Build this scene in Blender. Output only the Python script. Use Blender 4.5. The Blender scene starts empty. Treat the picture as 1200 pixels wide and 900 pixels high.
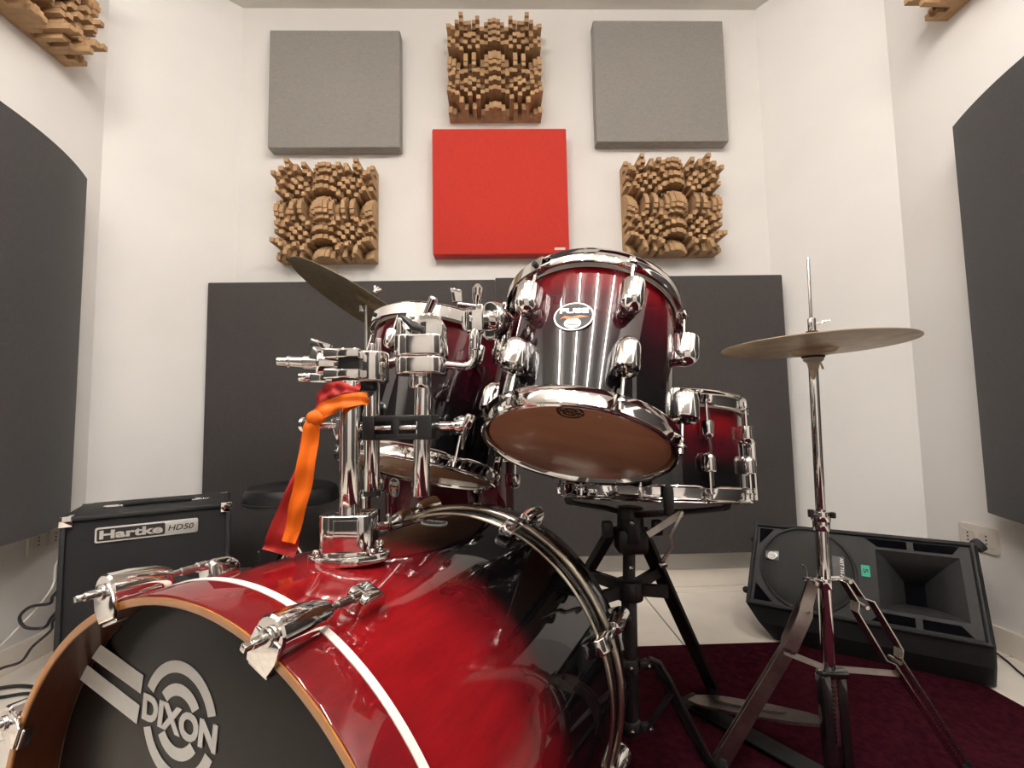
import bpy, bmesh, math, random
from mathutils import Vector, Matrix
random.seed(7)
PI = math.pi
scene = bpy.context.scene
COL = scene.collection

# ------------------------------------------------------------------ camera
CAM_H = 0.745
def make_camera():
    yaw, pitch, roll = math.radians(1.5), math.radians(4.3), math.radians(1.07)
    f = Vector((math.sin(yaw)*math.cos(pitch), math.cos(yaw)*math.cos(pitch), math.sin(pitch)))
    r0 = Vector((math.cos(yaw), -math.sin(yaw), 0)); u0 = r0.cross(f)
    r = r0*math.cos(roll) - u0*math.sin(roll); u = u0*math.cos(roll) + r0*math.sin(roll)
    cd = bpy.data.cameras.new('camera'); cd.sensor_width = 36; cd.lens = 16.8; cd.clip_start = 0.02
    co = bpy.data.objects.new('camera', cd); COL.objects.link(co)
    m = Matrix((r, u, -f)).transposed().to_4x4(); m.translation = (0, 0, CAM_H)
    co.matrix_world = m
    scene.camera = co
make_camera()

# ------------------------------------------------------------------ world, exposure
w = bpy.data.worlds.new('world'); scene.world = w; w.use_nodes = True
w.node_tree.nodes['Background'].inputs[0].default_value = (0.02, 0.02, 0.02, 1)
w.node_tree.nodes['Background'].inputs[1].default_value = 0.0
vs = scene.view_settings
vs.view_transform = 'Standard'; vs.look = 'None'; vs.gamma = 1; vs.use_curve_mapping = False
vs.exposure = 0.0
LAMP_W = 66.0                      # radiant watts of each ceiling LED tube
LAMP_R, LAMP_Y0, LAMP_Y1 = 0.013, -1.00, 0.42
LAMP_COL = (1.0, 0.955, 0.91)
LAMP_X = (-0.88, -0.31, 0.27, 0.88)   # four parallel tubes running towards the back wall

# ------------------------------------------------------------------ materials
MATS = {}
def new_mat(name):
    m = bpy.data.materials.new(name); m.use_nodes = True
    return m, m.node_tree.nodes, m.node_tree.links, m.node_tree.nodes['Principled BSDF']
def rgb(r, g, b):
    def l(c):
        c /= 255.0
        return c/12.92 if c <= 0.04045 else ((c+0.055)/1.055)**2.4
    return (l(r), l(g), l(b), 1)
def plain(name, col, rough=0.5, metal=0.0, coat=0.0, noise=0.0, scale=40, bump=0.0, bscale=200, spec=0.5, stretch=None, sheen=0.0):
    m, n, l, p = new_mat(name)
    p.inputs['Base Color'].default_value = col
    p.inputs['Roughness'].default_value = rough
    p.inputs['Metallic'].default_value = metal
    p.inputs['Coat Weight'].default_value = coat
    p.inputs['Coat Roughness'].default_value = 0.04
    p.inputs['Specular IOR Level'].default_value = spec
    p.inputs['Sheen Weight'].default_value = sheen
    tc = n.new('ShaderNodeTexCoord'); mp = n.new('ShaderNodeMapping')
    l.new(tc.outputs['Object'], mp.inputs[0])
    if stretch: mp.inputs['Scale'].default_value = stretch
    if noise:
        t = n.new('ShaderNodeTexNoise'); t.inputs['Scale'].default_value = scale; t.inputs['Detail'].default_value = 6
        l.new(mp.outputs[0], t.inputs['Vector'])
        r = n.new('ShaderNodeValToRGB')
        k0, k1 = 1-noise, 1+noise
        r.color_ramp.elements[0].position = 0.3; r.color_ramp.elements[1].position = 0.7
        r.color_ramp.elements[0].color = (col[0]*k0, col[1]*k0, col[2]*k0, 1)
        r.color_ramp.elements[1].color = (min(1, col[0]*k1), min(1, col[1]*k1), min(1, col[2]*k1), 1)
        l.new(t.outputs[0], r.inputs[0]); l.new(r.outputs[0], p.inputs['Base Color'])
    if bump:
        t2 = n.new('ShaderNodeTexNoise'); t2.inputs['Scale'].default_value = bscale; t2.inputs['Detail'].default_value = 4
        l.new(tc.outputs['Object'], t2.inputs['Vector'])
        b = n.new('ShaderNodeBump'); b.inputs['Strength'].default_value = bump; b.inputs['Distance'].default_value = 0.002
        l.new(t2.outputs[0], b.inputs['Height']); l.new(b.outputs[0], p.inputs['Normal'])
    MATS[name] = m
    return m
def weave(name, col, k=0.12, scale=260):
    """felt / woven fabric: fine cross threads plus a soft fleck"""
    m, n, l, p = new_mat(name)
    p.inputs['Roughness'].default_value = 0.95; p.inputs['Specular IOR Level'].default_value = 0.15
    p.inputs['Sheen Weight'].default_value = 0.15
    tc = n.new('ShaderNodeTexCoord')
    outs = []
    for sc in ((1, 1, 12), (12, 12, 1)):
        mp = n.new('ShaderNodeMapping'); mp.inputs['Scale'].default_value = sc
        l.new(tc.outputs['Object'], mp.inputs[0])
        t = n.new('ShaderNodeTexNoise'); t.inputs['Scale'].default_value = scale/6; t.inputs['Detail'].default_value = 3
        l.new(mp.outputs[0], t.inputs['Vector']); outs.append(t)
    a = n.new('ShaderNodeMath'); a.operation = 'ADD'
    l.new(outs[0].outputs[0], a.inputs[0]); l.new(outs[1].outputs[0], a.inputs[1])
    h = n.new('ShaderNodeMath'); h.operation = 'MULTIPLY'; h.inputs[1].default_value = 0.5
    l.new(a.outputs[0], h.inputs[0])
    r = n.new('ShaderNodeValToRGB'); r.color_ramp.elements[0].position = 0.35; r.color_ramp.elements[1].position = 0.65
    r.color_ramp.elements[0].color = tuple(c*(1-k) for c in col[:3])+(1,)
    r.color_ramp.elements[1].color = tuple(min(1, c*(1+k)) for c in col[:3])+(1,)
    l.new(h.outputs[0], r.inputs[0]); l.new(r.outputs[0], p.inputs['Base Color'])
    b = n.new('ShaderNodeBump'); b.inputs['Strength'].default_value = 0.25; b.inputs['Distance'].default_value = 0.001
    l.new(h.outputs[0], b.inputs['Height']); l.new(b.outputs[0], p.inputs['Normal'])
    MATS[name] = m
    return m
def burst(name, axis, stops, grain_stretch, gamp=0.22):
    """lacquered burst finish: paint fades along one local axis over a stained veneer"""
    m, n, l, p = new_mat(name)
    tc = n.new('ShaderNodeTexCoord'); sep = n.new('ShaderNodeSeparateXYZ')
    l.new(tc.outputs['Object'], sep.inputs[0])
    nz = n.new('ShaderNodeTexNoise'); nz.inputs['Scale'].default_value = 3.0; nz.inputs['Detail'].default_value = 2
    l.new(tc.outputs['Object'], nz.inputs['Vector'])
    lo, hi = stops[0][0], stops[-1][0]
    mr = n.new('ShaderNodeMapRange'); mr.inputs['From Min'].default_value = lo; mr.inputs['From Max'].default_value = hi
    l.new(sep.outputs['XYZ'.index(axis)], mr.inputs['Value'])
    wob = n.new('ShaderNodeMath'); wob.operation = 'MULTIPLY_ADD'; wob.inputs[1].default_value = 0.10; wob.inputs[2].default_value = -0.05
    l.new(nz.outputs[0], wob.inputs[0])
    ad = n.new('ShaderNodeMath'); ad.operation = 'ADD'
    l.new(mr.outputs[0], ad.inputs[0]); l.new(wob.outputs[0], ad.inputs[1])
    r = n.new('ShaderNodeValToRGB'); e = r.color_ramp.elements
    while len(e) < len(stops): e.new(0.5)
    for i, (q, c) in enumerate(stops):
        e[i].position = (q-lo)/(hi-lo); e[i].color = c
    r.color_ramp.interpolation = 'EASE'
    l.new(ad.outputs[0], r.inputs[0])
    mp = n.new('ShaderNodeMapping'); mp.inputs['Scale'].default_value = grain_stretch
    l.new(tc.outputs['Object'], mp.inputs[0])
    g = n.new('ShaderNodeTexNoise'); g.inputs['Scale'].default_value = 9; g.inputs['Detail'].default_value = 8; g.inputs['Roughness'].default_value = 0.65
    l.new(mp.outputs[0], g.inputs['Vector'])
    gr = n.new('ShaderNodeMapRange'); gr.inputs['From Min'].default_value = 0.3; gr.inputs['From Max'].default_value = 0.7
    gr.inputs['To Min'].default_value = 1-gamp; gr.inputs['To Max'].default_value = 1+gamp
    l.new(g.outputs[0], gr.inputs['Value'])
    mx = n.new('ShaderNodeMix'); mx.data_type = 'RGBA'; mx.blend_type = 'MULTIPLY'; mx.inputs['Factor'].default_value = 1
    l.new(r.outputs[0], mx.inputs['A']); l.new(gr.outputs[0], mx.inputs['B'])
    l.new(mx.outputs['Result'], p.inputs['Base Color'])
    p.inputs['Roughness'].default_value = 0.35
    p.inputs['Coat Weight'].default_value = 1.0; p.inputs['Coat Roughness'].default_value = 0.025
    p.inputs['Specular IOR Level'].default_value = 0.0
    MATS[name] = m
    return m

plain('wall_paint', (0.78, 0.755, 0.72, 1), 0.9, noise=0.03, scale=3, bump=0.06, bscale=120, spec=0.2)
plain('ceiling_paint', (0.74, 0.71, 0.67, 1), 0.95, noise=0.02, scale=3, spec=0.1)
plain('tile', (0.78, 0.71, 0.62, 1), 0.35, noise=0.10, scale=4, bump=0.03, bscale=30)
plain('grout', (0.10, 0.085, 0.07, 1), 0.95, noise=0.15)
weave('felt_grey', (0.275, 0.258, 0.236, 1), 0.14)
weave('felt_red', (0.50, 0.040, 0.028, 1), 0.10)
weave('felt_charcoal', (0.052, 0.0465, 0.0445, 1), 0.14)
weave('felt_round', (0.048, 0.0445, 0.0435, 1), 0.14)
plain('rug_pile', (0.030, 0.0055, 0.009, 1), 1.0, noise=0.35, scale=60, bump=0.15, bscale=300, spec=0.0)
plain('diffuser_wood', (0.44, 0.275, 0.145, 1), 0.7, noise=0.16, scale=30, bump=0.05, bscale=200, spec=0.25)
plain('chrome', (0.80, 0.78, 0.76, 1), 0.07, 1.0, noise=0.04, scale=20)
plain('steel', (0.62, 0.60, 0.57, 1), 0.22, 1.0, noise=0.10, scale=30)
plain('worn_steel', (0.40, 0.36, 0.33, 1), 0.36, 1.0, noise=0.25, scale=25)
plain('satin_ring', (0.62, 0.56, 0.47, 1), 0.28, 1.0, noise=0.08, scale=25)
plain('black_metal', (0.012, 0.012, 0.012, 1), 0.35, 0.0, noise=0.2, scale=40)
plain('black_lacquer', (0.006, 0.006, 0.006, 1), 0.25, 0.0, coat=1.0, noise=0.1)
plain('black_plastic', (0.013, 0.013, 0.0135, 1), 0.55, noise=0.15, scale=60, bump=0.25, bscale=450, spec=0.3)
plain('horn_plastic', (0.024, 0.024, 0.0235, 1), 0.6, noise=0.12, scale=60, bump=0.2, bscale=450, spec=0.3)
plain('grille', (0.013, 0.013, 0.012, 1), 0.7, noise=0.35, scale=420, bump=0.6, bscale=420)
plain('hole_shade', (0.003, 0.003, 0.004, 1), 0.9, spec=0.0)  # near-black that paints the shade inside slots and the horn throat
plain('vinyl', (0.010, 0.010, 0.011, 1), 0.6, noise=0.2, scale=120, bump=0.35, bscale=380)
plain('grille_cloth', (0.006, 0.006, 0.007, 1), 0.85, noise=0.3, scale=300, bump=0.3, bscale=400)
plain('cone_paper', (0.020, 0.020, 0.021, 1), 0.75, noise=0.2)
plain('silver_print', (0.60, 0.58, 0.55, 1), 0.4, 0.6, noise=0.05)
plain('white_print', (0.62, 0.61, 0.57, 1), 0.6, noise=0.04)
plain('black_print', (0.012, 0.010, 0.009, 1), 0.6)
plain('orange_print', (0.75, 0.16, 0.04, 1), 0.5)
plain('bass_head', (0.007, 0.0068, 0.0063, 1), 0.30, noise=0.1, scale=60, spec=0.25)
plain('amber_head', (0.58, 0.32, 0.18, 1), 0.16, noise=0.10, scale=5, stretch=(1, 6, 1), spec=0.5)
plain('coated_head', (0.70, 0.68, 0.63, 1), 0.5, noise=0.05)
plain('hoop_wood', (0.46, 0.19, 0.045, 1), 0.35, coat=0.4, noise=0.18, scale=14, stretch=(1, 8, 1))
plain('hoop_inner', (0.10, 0.030, 0.012, 1), 0.4, coat=0.3, noise=0.25, scale=14, stretch=(1, 8, 1))
plain('white_band', (0.80, 0.74, 0.66, 1), 0.35, noise=0.04)
plain('cymbal_bronze', (0.20, 0.155, 0.085, 1), 0.40, 0.6, noise=0.22, scale=30)
plain('hat_bronze', (0.52, 0.40, 0.26, 1), 0.38, 0.5, noise=0.22, scale=28)
plain('felt_washer', (0.03, 0.028, 0.026, 1), 0.95, noise=0.2)
plain('nylon', (0.50, 0.44, 0.34, 1), 0.5, noise=0.06)
plain('rubber', (0.010, 0.010, 0.010, 1), 0.75, noise=0.2)
plain('ribbon_orange', (0.62, 0.115, 0.005, 1), 0.55, noise=0.14, scale=18, spec=0.2)
plain('ribbon_red', (0.32, 0.018, 0.016, 1), 0.55, noise=0.2, scale=18, spec=0.2)
plain('cable_white', (0.62, 0.58, 0.52, 1), 0.5, noise=0.05)
plain('cable_black', (0.012, 0.011, 0.011, 1), 0.55, noise=0.1)
plain('outlet_plastic', (0.62, 0.57, 0.50, 1), 0.4, noise=0.03)
plain('green_tape', (0.03, 0.42, 0.27, 1), 0.6, noise=0.08)
plain('plate_grey', (0.055, 0.052, 0.050, 1), 0.5, noise=0.1)
plain('leatherette', (0.010, 0.010, 0.011, 1), 0.45, noise=0.2, scale=80, bump=0.3, bscale=300)
RED = (0.155, 0.0045, 0.0075, 1); WINE = (0.050, 0.0022, 0.0065, 1); BLK = (0.0035, 0.003, 0.0035, 1)
BRED = (0.175, 0.0052, 0.007, 1)
burst('burst_bass', 'Y', [(0.0, (0.115, 0.0045, 0.007, 1)), (0.09, BRED), (0.17, (0.165, 0.005, 0.007, 1)), (0.24, (0.085, 0.0035, 0.0055, 1)), (0.315, BLK), (0.56, BLK)], (6, 1.2, 6))
burst('burst_small', 'Z', [(0.0, BLK), (0.05, BLK), (0.10, (0.010, 0.002, 0.004, 1)), (0.155, WINE), (0.20, RED), (0.26, RED)], (1, 1, 5), 0.12)
burst('burst_mid', 'Z', [(0.0, BLK), (0.08, BLK), (0.15, (0.010, 0.002, 0.004, 1)), (0.21, WINE), (0.26, RED), (0.32, RED)], (1, 1, 5), 0.12)
burst('burst_snare', 'Z', [(0.0, BLK), (0.04, BLK), (0.08, WINE), (0.12, RED), (0.17, RED)], (1, 1, 5), 0.12)
burst('burst_floor_shaded', 'Z', [(0.0, BLK), (0.10, (0.02, 0.002, 0.004, 1)), (0.20, WINE), (0.36, WINE), (0.42, (0.02, 0.001, 0.003, 1))], (1, 1, 5), 0.12)  # reds darkened to paint in the shade on the floor drum
m, n, l, p = new_mat('lamp_glow')
p.inputs['Base Color'].default_value = (0.9, 0.9, 0.85, 1)
p.inputs['Emission Color'].default_value = LAMP_COL+(1,); p.inputs['Emission Strength'].default_value = LAMP_W/(PI*2*PI*LAMP_R*(LAMP_Y1-LAMP_Y0))
MATS['lamp_glow'] = m

# ------------------------------------------------------------------ mesh helpers
def T(x=0, y=0, z=0): return Matrix.Translation((x, y, z))
def Rz(a): return Matrix.Rotation(a, 4, 'Z')
def Ry(a): return Matrix.Rotation(a, 4, 'Y')
def Rx(a): return Matrix.Rotation(a, 4, 'X')
I4 = Matrix.Identity(4)
def align(d, up=None):
    """matrix whose local Z points along d"""
    d = Vector(d).normalized()
    ref = Vector(up) if up else (Vector((0, 0, 1)) if abs(d.z) < 0.95 else Vector((1, 0, 0)))
    x = ref.cross(d).normalized(); y = d.cross(x)
    return Matrix((x, y, d)).transposed().to_4x4()
class MB:
    def __init__(s): s.bm = bmesh.new()
    def _ring(s, pts): return [s.bm.verts.new(p) for p in pts]
    def lathe(s, prof, n=48, M=I4, closed=False, a0=0.0, a1=2*PI, mod=None):
        """revolve (r, z) profile about local Z; outward normals follow profile order"""
        full = abs((a1-a0)-2*PI) < 1e-6
        cnt = n if full else n+1
        rings = []
        for i in range(cnt):
            a = a0+(a1-a0)*i/n
            row = []
            for k, (r, z) in enumerate(prof):
                if mod: r, z = mod(a, k, r, z)
                row.append(s.bm.verts.new(M @ Vector((r*math.cos(a), r*math.sin(a), z))))
            rings.append(row)
        m = len(prof)
        for i in range(n):
            A, B = rings[i], rings[(i+1) % cnt]
            for k in range(m if closed else m-1):
                k2 = (k+1) % m
                q = [A[k], B[k], B[k2], A[k2]]
                try: s.bm.faces.new(q)
                except ValueError: pass
        if not full and closed:
            s.bm.faces.new(rings[0]); s.bm.faces.new(rings[-1][::-1])
        return s
    def disc(s, r, z=0, n=48, M=I4, flip=False, ry=None):
        ry = ry or r
        v = [s.bm.verts.new(M @ Vector((r*math.cos(2*PI*i/n), ry*math.sin(2*PI*i/n), z))) for i in range(n)]
        s.bm.faces.new(v[::-1] if flip else v)
        return s
    def tube(s, pts, r, n=10, cap=True):
        pts = [Vector(p) for p in pts]
        rs = r if isinstance(r, (list, tuple)) else [r]*len(pts)
        d0 = (pts[1]-pts[0]).normalized()
        x = (Vector((0, 0, 1)) if abs(d0.z) < 0.9 else Vector((1, 0, 0))).cross(d0).normalized()
        rings = []
        for i, p in enumerate(pts):
            if i == 0: d = pts[1]-p
            elif i == len(pts)-1: d = p-pts[i-1]
            else: d = (pts[i+1]-p).normalized()+(p-pts[i-1]).normalized()
            d.normalize()
            x = (x-d*x.dot(d)).normalized(); y = d.cross(x)
            rings.append(s._ring([p+(x*math.cos(2*PI*k/n)+y*math.sin(2*PI*k/n))*rs[i] for k in range(n)]))
        for A, B in zip(rings, rings[1:]):
            for k in range(n):
                s.bm.faces.new([A[k], A[(k+1) % n], B[(k+1) % n], B[k]])
        if cap:
            s.bm.faces.new(rings[0][::-1]); s.bm.faces.new(rings[-1])
        return s
    def cyl(s, a, b, r, n=16, r2=None, bev=0.0):
        a, b = Vector(a), Vector(b)
        if bev:
            d = (b-a).normalized(); rr = r if r2 is None else r2
            return s.tube([a, a+d*bev*0.3, a+d*bev, b-d*bev, b-d*bev*0.3, b], [r-bev, r-bev*0.3, r, rr, rr-bev*0.3, rr-bev], n)
        return s.tube([a, b], [r, r if r2 is None else r2], n)
    def box(s, sx, sy, sz, M=I4, bev=0.0, seg=2):
        g = bmesh.new(); bmesh.ops.create_cube(g, size=1)
        for v in g.verts: v.co = Vector((v.co.x*sx, v.co.y*sy, v.co.z*sz))
        if bev: bmesh.ops.bevel(g, geom=g.edges[:], offset=bev, segments=seg, profile=0.5, affect='EDGES', clamp_overlap=True)
        return s.merge(g, M)
    def prism(s, poly, z0, z1, M=I4, bev=0.0, seg=2):
        g = bmesh.new()
        lo = [g.verts.new((x, y, z0)) for x, y in poly]; hi = [g.verts.new((x, y, z1)) for x, y in poly]
        k = len(poly)
        g.faces.new(lo[::-1]); g.faces.new(hi)
        for i in range(k): g.faces.new([lo[i], lo[(i+1) % k], hi[(i+1) % k], hi[i]])
        bmesh.ops.recalc_face_normals(g, faces=g.faces[:])
        if bev: bmesh.ops.bevel(g, geom=g.edges[:], offset=bev, segments=seg, profile=0.5, affect='EDGES', clamp_overlap=True)
        return s.merge(g, M)
    def ball(s, r, M=I4, n=20):
        g = bmesh.new(); bmesh.ops.create_uvsphere(g, u_segments=n, v_segments=n//2, radius=r)
        return s.merge(g, M)
    def strip(s, pts, wdt, th, side):
        """flat bar swept along pts; side = direction of its width"""
        pts = [Vector(p) for p in pts]; side0 = Vector(side).normalized()
        ws = wdt if isinstance(wdt, (list, tuple)) else [wdt]*len(pts)
        rings = []
        for i, p in enumerate(pts):
            d = (pts[min(i+1, len(pts)-1)]-pts[max(i-1, 0)]).normalized()
            sd = (side0-d*side0.dot(d)).normalized(); nn = d.cross(sd)
            rings.append(s._ring([p+sd*a*ws[i]/2+nn*b*th/2 for a, b in ((-1, -1), (1, -1), (1, 1), (-1, 1))]))
        for A, B in zip(rings, rings[1:]):
            for k in range(4): s.bm.faces.new([A[k], A[(k+1) % 4], B[(k+1) % 4], B[k]])
        s.bm.faces.new(rings[0][::-1]); s.bm.faces.new(rings[-1])
        return s
    def quad(s, a, b, c, d):
        s.bm.faces.new([s.bm.verts.new(q) for q in (a, b, c, d)]); return s
    def merge(s, g, M=I4):
        mp = {v: s.bm.verts.new(M @ v.co) for v in g.verts}
        for f in g.faces:
            try: s.bm.faces.new([mp[v] for v in f.verts])
            except ValueError: pass
        g.free(); return s
    def mesh(s, name, mat, smooth=True, ang=35, recalc=True):
        if recalc: bmesh.ops.recalc_face_normals(s.bm, faces=s.bm.faces[:])
        me = bpy.data.meshes.new(name); s.bm.to_mesh(me); s.bm.free()
        me.materials.append(MATS[mat] if isinstance(mat, str) else mat)
        if smooth:
            for q in me.polygons: q.use_smooth = True
            me.set_sharp_from_angle(angle=math.radians(ang))
        return me
    def build(s, name, mat, parent=None, M=None, smooth=True, ang=35, recalc=True):
        return link(name, s.mesh(name, mat, smooth, ang, recalc), parent, M)
def link(name, me, parent=None, M=None):
    o = bpy.data.objects.new(name, me); COL.objects.link(o)
    if parent: o.parent = parent
    if M is not None: o.matrix_local = M
    return o
def empty(name, M):
    o = bpy.data.objects.new(name, None); COL.objects.link(o); o.empty_display_size = 0.05
    o.matrix_world = M
    return o
def tag(o, label, cat, group=None):
    o['label'] = label; o['category'] = cat
    if group: o['group'] = group
    return o
def struct(o):
    o['kind'] = 'structure'; return o
def thing(name, label, cat, M=I4, group=None):
    return tag(empty(name, M), label, cat, group)
def text_part(name, body, size, mat, parent, M, bold=0.0, depth=0.0004, width=None, height=None, shear=0.0, space=1.0):
    """lettering as thin raised mesh in the local XY plane, centred on the origin"""
    cu = bpy.data.curves.new(name, 'FONT'); cu.body = body; cu.size = size; cu.align_x = 'CENTER'; cu.align_y = 'CENTER'
    cu.offset = bold; cu.extrude = depth; cu.shear = shear; cu.space_character = space; cu.resolution_u = 4
    tmp = bpy.data.objects.new(name+'_curve', cu)
    me = bpy.data.meshes.new_from_object(tmp)
    bpy.data.objects.remove(tmp); bpy.data.curves.remove(cu)
    xs = [v.co.x for v in me.vertices]; ys = [v.co.y for v in me.vertices]
    cx, cy = (min(xs)+max(xs))/2, (min(ys)+max(ys))/2
    kx = width/(max(xs)-min(xs)) if width else 1; ky = height/(max(ys)-min(ys)) if height else kx
    for v in me.vertices: v.co = Vector(((v.co.x-cx)*kx, (v.co.y-cy)*ky, v.co.z))
    me.materials.clear(); me.materials.append(MATS[mat])
    return link(name, me, parent, M)
def frame_axes(o, x, y):
    x = Vector(x).normalized(); z = x.cross(Vector(y)).normalized(); y = z.cross(x)
    m = Matrix((x, y, z)).transposed().to_4x4(); m.translation = Vector(o); return m
def arc_poly(r0, r1, a0, a1, n=24):
    o = [(r1*math.cos(a0+(a1-a0)*i/n), r1*math.sin(a0+(a1-a0)*i/n)) for i in range(n+1)]
    return o+[(r0*math.cos(a1-(a1-a0)*i/n), r0*math.sin(a1-(a1-a0)*i/n)) for i in range(n+1)]
def rrect(w, h, r, n=5):
    o = []
    for cx, cy, a in ((w/2-r, h/2-r, 0), (-w/2+r, h/2-r, PI/2), (-w/2+r, -h/2+r, PI), (w/2-r, -h/2+r, 1.5*PI)):
        o += [(cx+r*math.cos(a+PI/2*i/n), cy+r*math.sin(a+PI/2*i/n)) for i in range(n+1)]
    return o

# ------------------------------------------------------------------ room
XL, XR, YB, YF, ZC = -1.53, 1.55, 2.15, -2.60, 2.71
AL = ((-1.181, YB), (XL, 1.825)); AR = ((1.272, YB), (XR, 1.74))
def wall(name, p, q, out, z1=ZC, th=0.1, mat='wall_paint', z0=0.0):
    """upright slab from p to q in plan, thickened towards out"""
    p, q, out = Vector(p), Vector(q), Vector(out).normalized()
    poly = [p, q, q+out*th, p+out*th]
    return struct(MB().prism([(v.x, v.y) for v in poly], z0, z1).build(name, mat, smooth=False))
wall('wall_back', AL[0], AR[0], (0, 1))
wall('wall_back_left', AL[0], AL[1], (-0.32, 0.34))
wall('wall_back_right', AR[0], AR[1], (0.37, 0.30))
wall('wall_left', AL[1], (XL, YF), (-1, 0))
wall('wall_right', AR[1], (XR, YF), (1, 0))
wall('wall_front', (XL, YF), (XR, YF), (0, -1))
dr = struct(MB().box(0.86, 0.04, 2.05, T(0.35, YF+0.021, 1.026), bev=0.004).build('added_door_1', 'ceiling_paint'))  # added out of view as something light for the chrome to reflect
MB().cyl((0.00, YF+0.04, 1.0), (0.00, YF+0.09, 1.0), 0.012, 12).cyl((-0.01, YF+0.085, 1.0), (0.12, YF+0.085, 1.0), 0.009, 12).build('added_door_handle', 'steel', dr)
struct(MB().box(XR-XL+0.3, YB-YF+0.3, 0.1, T((XL+XR)/2, (YB+YF)/2, ZC+0.05)).build('ceiling', 'ceiling_paint', smooth=False))
fl = struct(MB().box(XR-XL+0.3, YB-YF+0.3, 0.06, T((XL+XR)/2, (YB+YF)/2, -0.036)).build('floor', 'grout', smooth=False))
tile_mesh = {}
for i in range(-4, 2):
    for j in range(-8, 2):
        x0, x1 = max(0.59+0.6*i, XL), min(0.59+0.6*(i+1), XR); y0, y1 = max(1.472+0.6*j, YF), min(1.472+0.6*(j+1), YB)
        if x1-x0 < 0.02 or y1-y0 < 0.02: continue
        key = (round(x1-x0, 3), round(y1-y0, 3))
        if key not in tile_mesh:
            tile_mesh[key] = MB().box(key[0]-0.005, key[1]-0.005, 0.012, bev=0.0015, seg=1).mesh('tile', 'tile', smooth=False)
        link('tile', tile_mesh[key], fl, T((x0+x1)/2, (y0+y1)/2, -0.006))
def skirting(name, p, q, inn):
    p, q, inn = Vector(p), Vector(q), Vector(inn).normalized()
    poly = [p, q, q+inn*0.012, p+inn*0.012]
    struct(MB().prism([(v.x, v.y) for v in poly], 0.0005, 0.075, bev=0.002, seg=1).build(name, 'tile', smooth=False))
skirting('baseboard_back', AL[0], AR[0], (0, -1))
skirting('baseboard_back_left', AL[0], AL[1], (0.32, -0.34))
skirting('baseboard_back_right', AR[0], AR[1], (-0.37, -0.30))
skirting('baseboard_left', AL[1], (XL, YF), (1, 0))
skirting('baseboard_right', AR[1], (XR, YF), (-1, 0))

# LED tubes under slim battens (above and behind the photographer)
tl = LAMP_Y1-LAMP_Y0
bat_me = MB().box(0.045, tl+0.06, 0.028, T(0, 0, -0.0145), bev=0.004).mesh('batten', 'ceiling_paint')
tube_me = MB().cyl((0, -tl/2, -0.044), (0, tl/2, -0.044), LAMP_R, 14).mesh('tube', 'lamp_glow')
cap_me = MB().box(0.028, 0.022, 0.050, T(0, 0, -0.034), bev=0.003).mesh('tube_holder', 'ceiling_paint')
for x, nth in zip(LAMP_X, ('leftmost', 'second from the left', 'second from the right', 'rightmost')):
    t = thing('ceiling_light', 'bare LED tube under the ceiling above the camera, %s of four' % nth, 'light', T(x, (LAMP_Y0+LAMP_Y1)/2, ZC), 'LED tubes under the ceiling')
    link('batten', bat_me, t); link('tube', tube_me, t); link('tube_holder', cap_me, t, T(0, tl/2+0.011, 0)); link('tube_holder', cap_me, t, T(0, -tl/2-0.011, 0))

# rug
RUGZ = 0.006
rug = MB()
rug.box(1.90, 3.90, RUGZ-0.001, T(0.35, -0.35, RUGZ/2+0.0005), bev=0.002)  # stretch behind the camera added to cut light bouncing off the tiles
tag(rug.build('rug', 'rug_pile'), 'dark maroon pile rug under the drum kit', 'rug')

# ------------------------------------------------------------------ acoustic panels
def panel(name, label, x0, x1, z0, z1, th, mat, bev=0.006, group=None, cat='acoustic panel', back=YB):
    o = MB().box(x1-x0, th, z1-z0, bev=bev, seg=2)
    return tag(o.build(name, mat, None, T((x0+x1)/2, back-th/2-0.0005, (z0+z1)/2)), label, cat, group)
panel('acoustic_panel', 'square grey felt acoustic panel high on the wall, left of the top wooden diffuser', -1.026, -0.432, 1.985, 2.548, 0.062, 'felt_grey', group='square felt panels')
panel('acoustic_panel', 'square grey felt acoustic panel high on the wall, right of the top wooden diffuser', 0.464, 1.078, 2.008, 2.600, 0.062, 'felt_grey', group='square felt panels')
rp = empty('acoustic_panel', T(0.0185, YB-0.0005, 1.483)); tag(rp, 'square red felt acoustic panel in the middle of the wall', 'acoustic panel', 'square felt panels')
MB().box(0.610, 0.068, 0.586, T(0, -0.034, 0.293), bev=0.006).build('felt_face', 'felt_red', rp)
lb = MB().box(0.048, 0.001, 0.011, T(0.262, -0.0685, 0.022)).build('maker_label', 'white_print', rp, smooth=False)
def big_panel(label, x0, x1, z0, z1, seam):
    t = thing('wall_panel', label, 'acoustic panel', T((x0+x1)/2, YB-0.0005, z0), 'large charcoal panels')
    MB().box(x1-x0, 0.030, z1-z0, T(0, 2.068-YB, (z1-z0)/2), bev=0.005).build('felt_face', 'felt_charcoal', t)
    MB().box(x1-x0-0.076, 0.066, z1-z0-0.12, T(seam*0.0375, -0.033, (z1-z0)/2)).build('mounting_frame', 'black_plastic', t, smooth=False)
for sx, nm in ((XL+0.0255, 'left'), (XR-0.0255, 'right')):  # added unseen panels: darken chrome reflections and fill light
    tag(MB().box(0.05, 2.35, 1.75, T(sx, -1.12, 1.10), bev=0.005).build('wall_panel', 'felt_charcoal'), 'long charcoal felt panel added to darken reflections, on the %s wall behind the camera' % nm, 'acoustic panel')
tag(MB().box(0.72, 0.05, 2.2, T(-1.12, YF+0.0255, 1.25), bev=0.005).build('wall_panel', 'felt_charcoal'), 'tall charcoal felt panel added to darken reflections, on the wall behind the camera', 'acoustic panel')  # added unseen, a dark shape for the chrome to mirror
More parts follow.
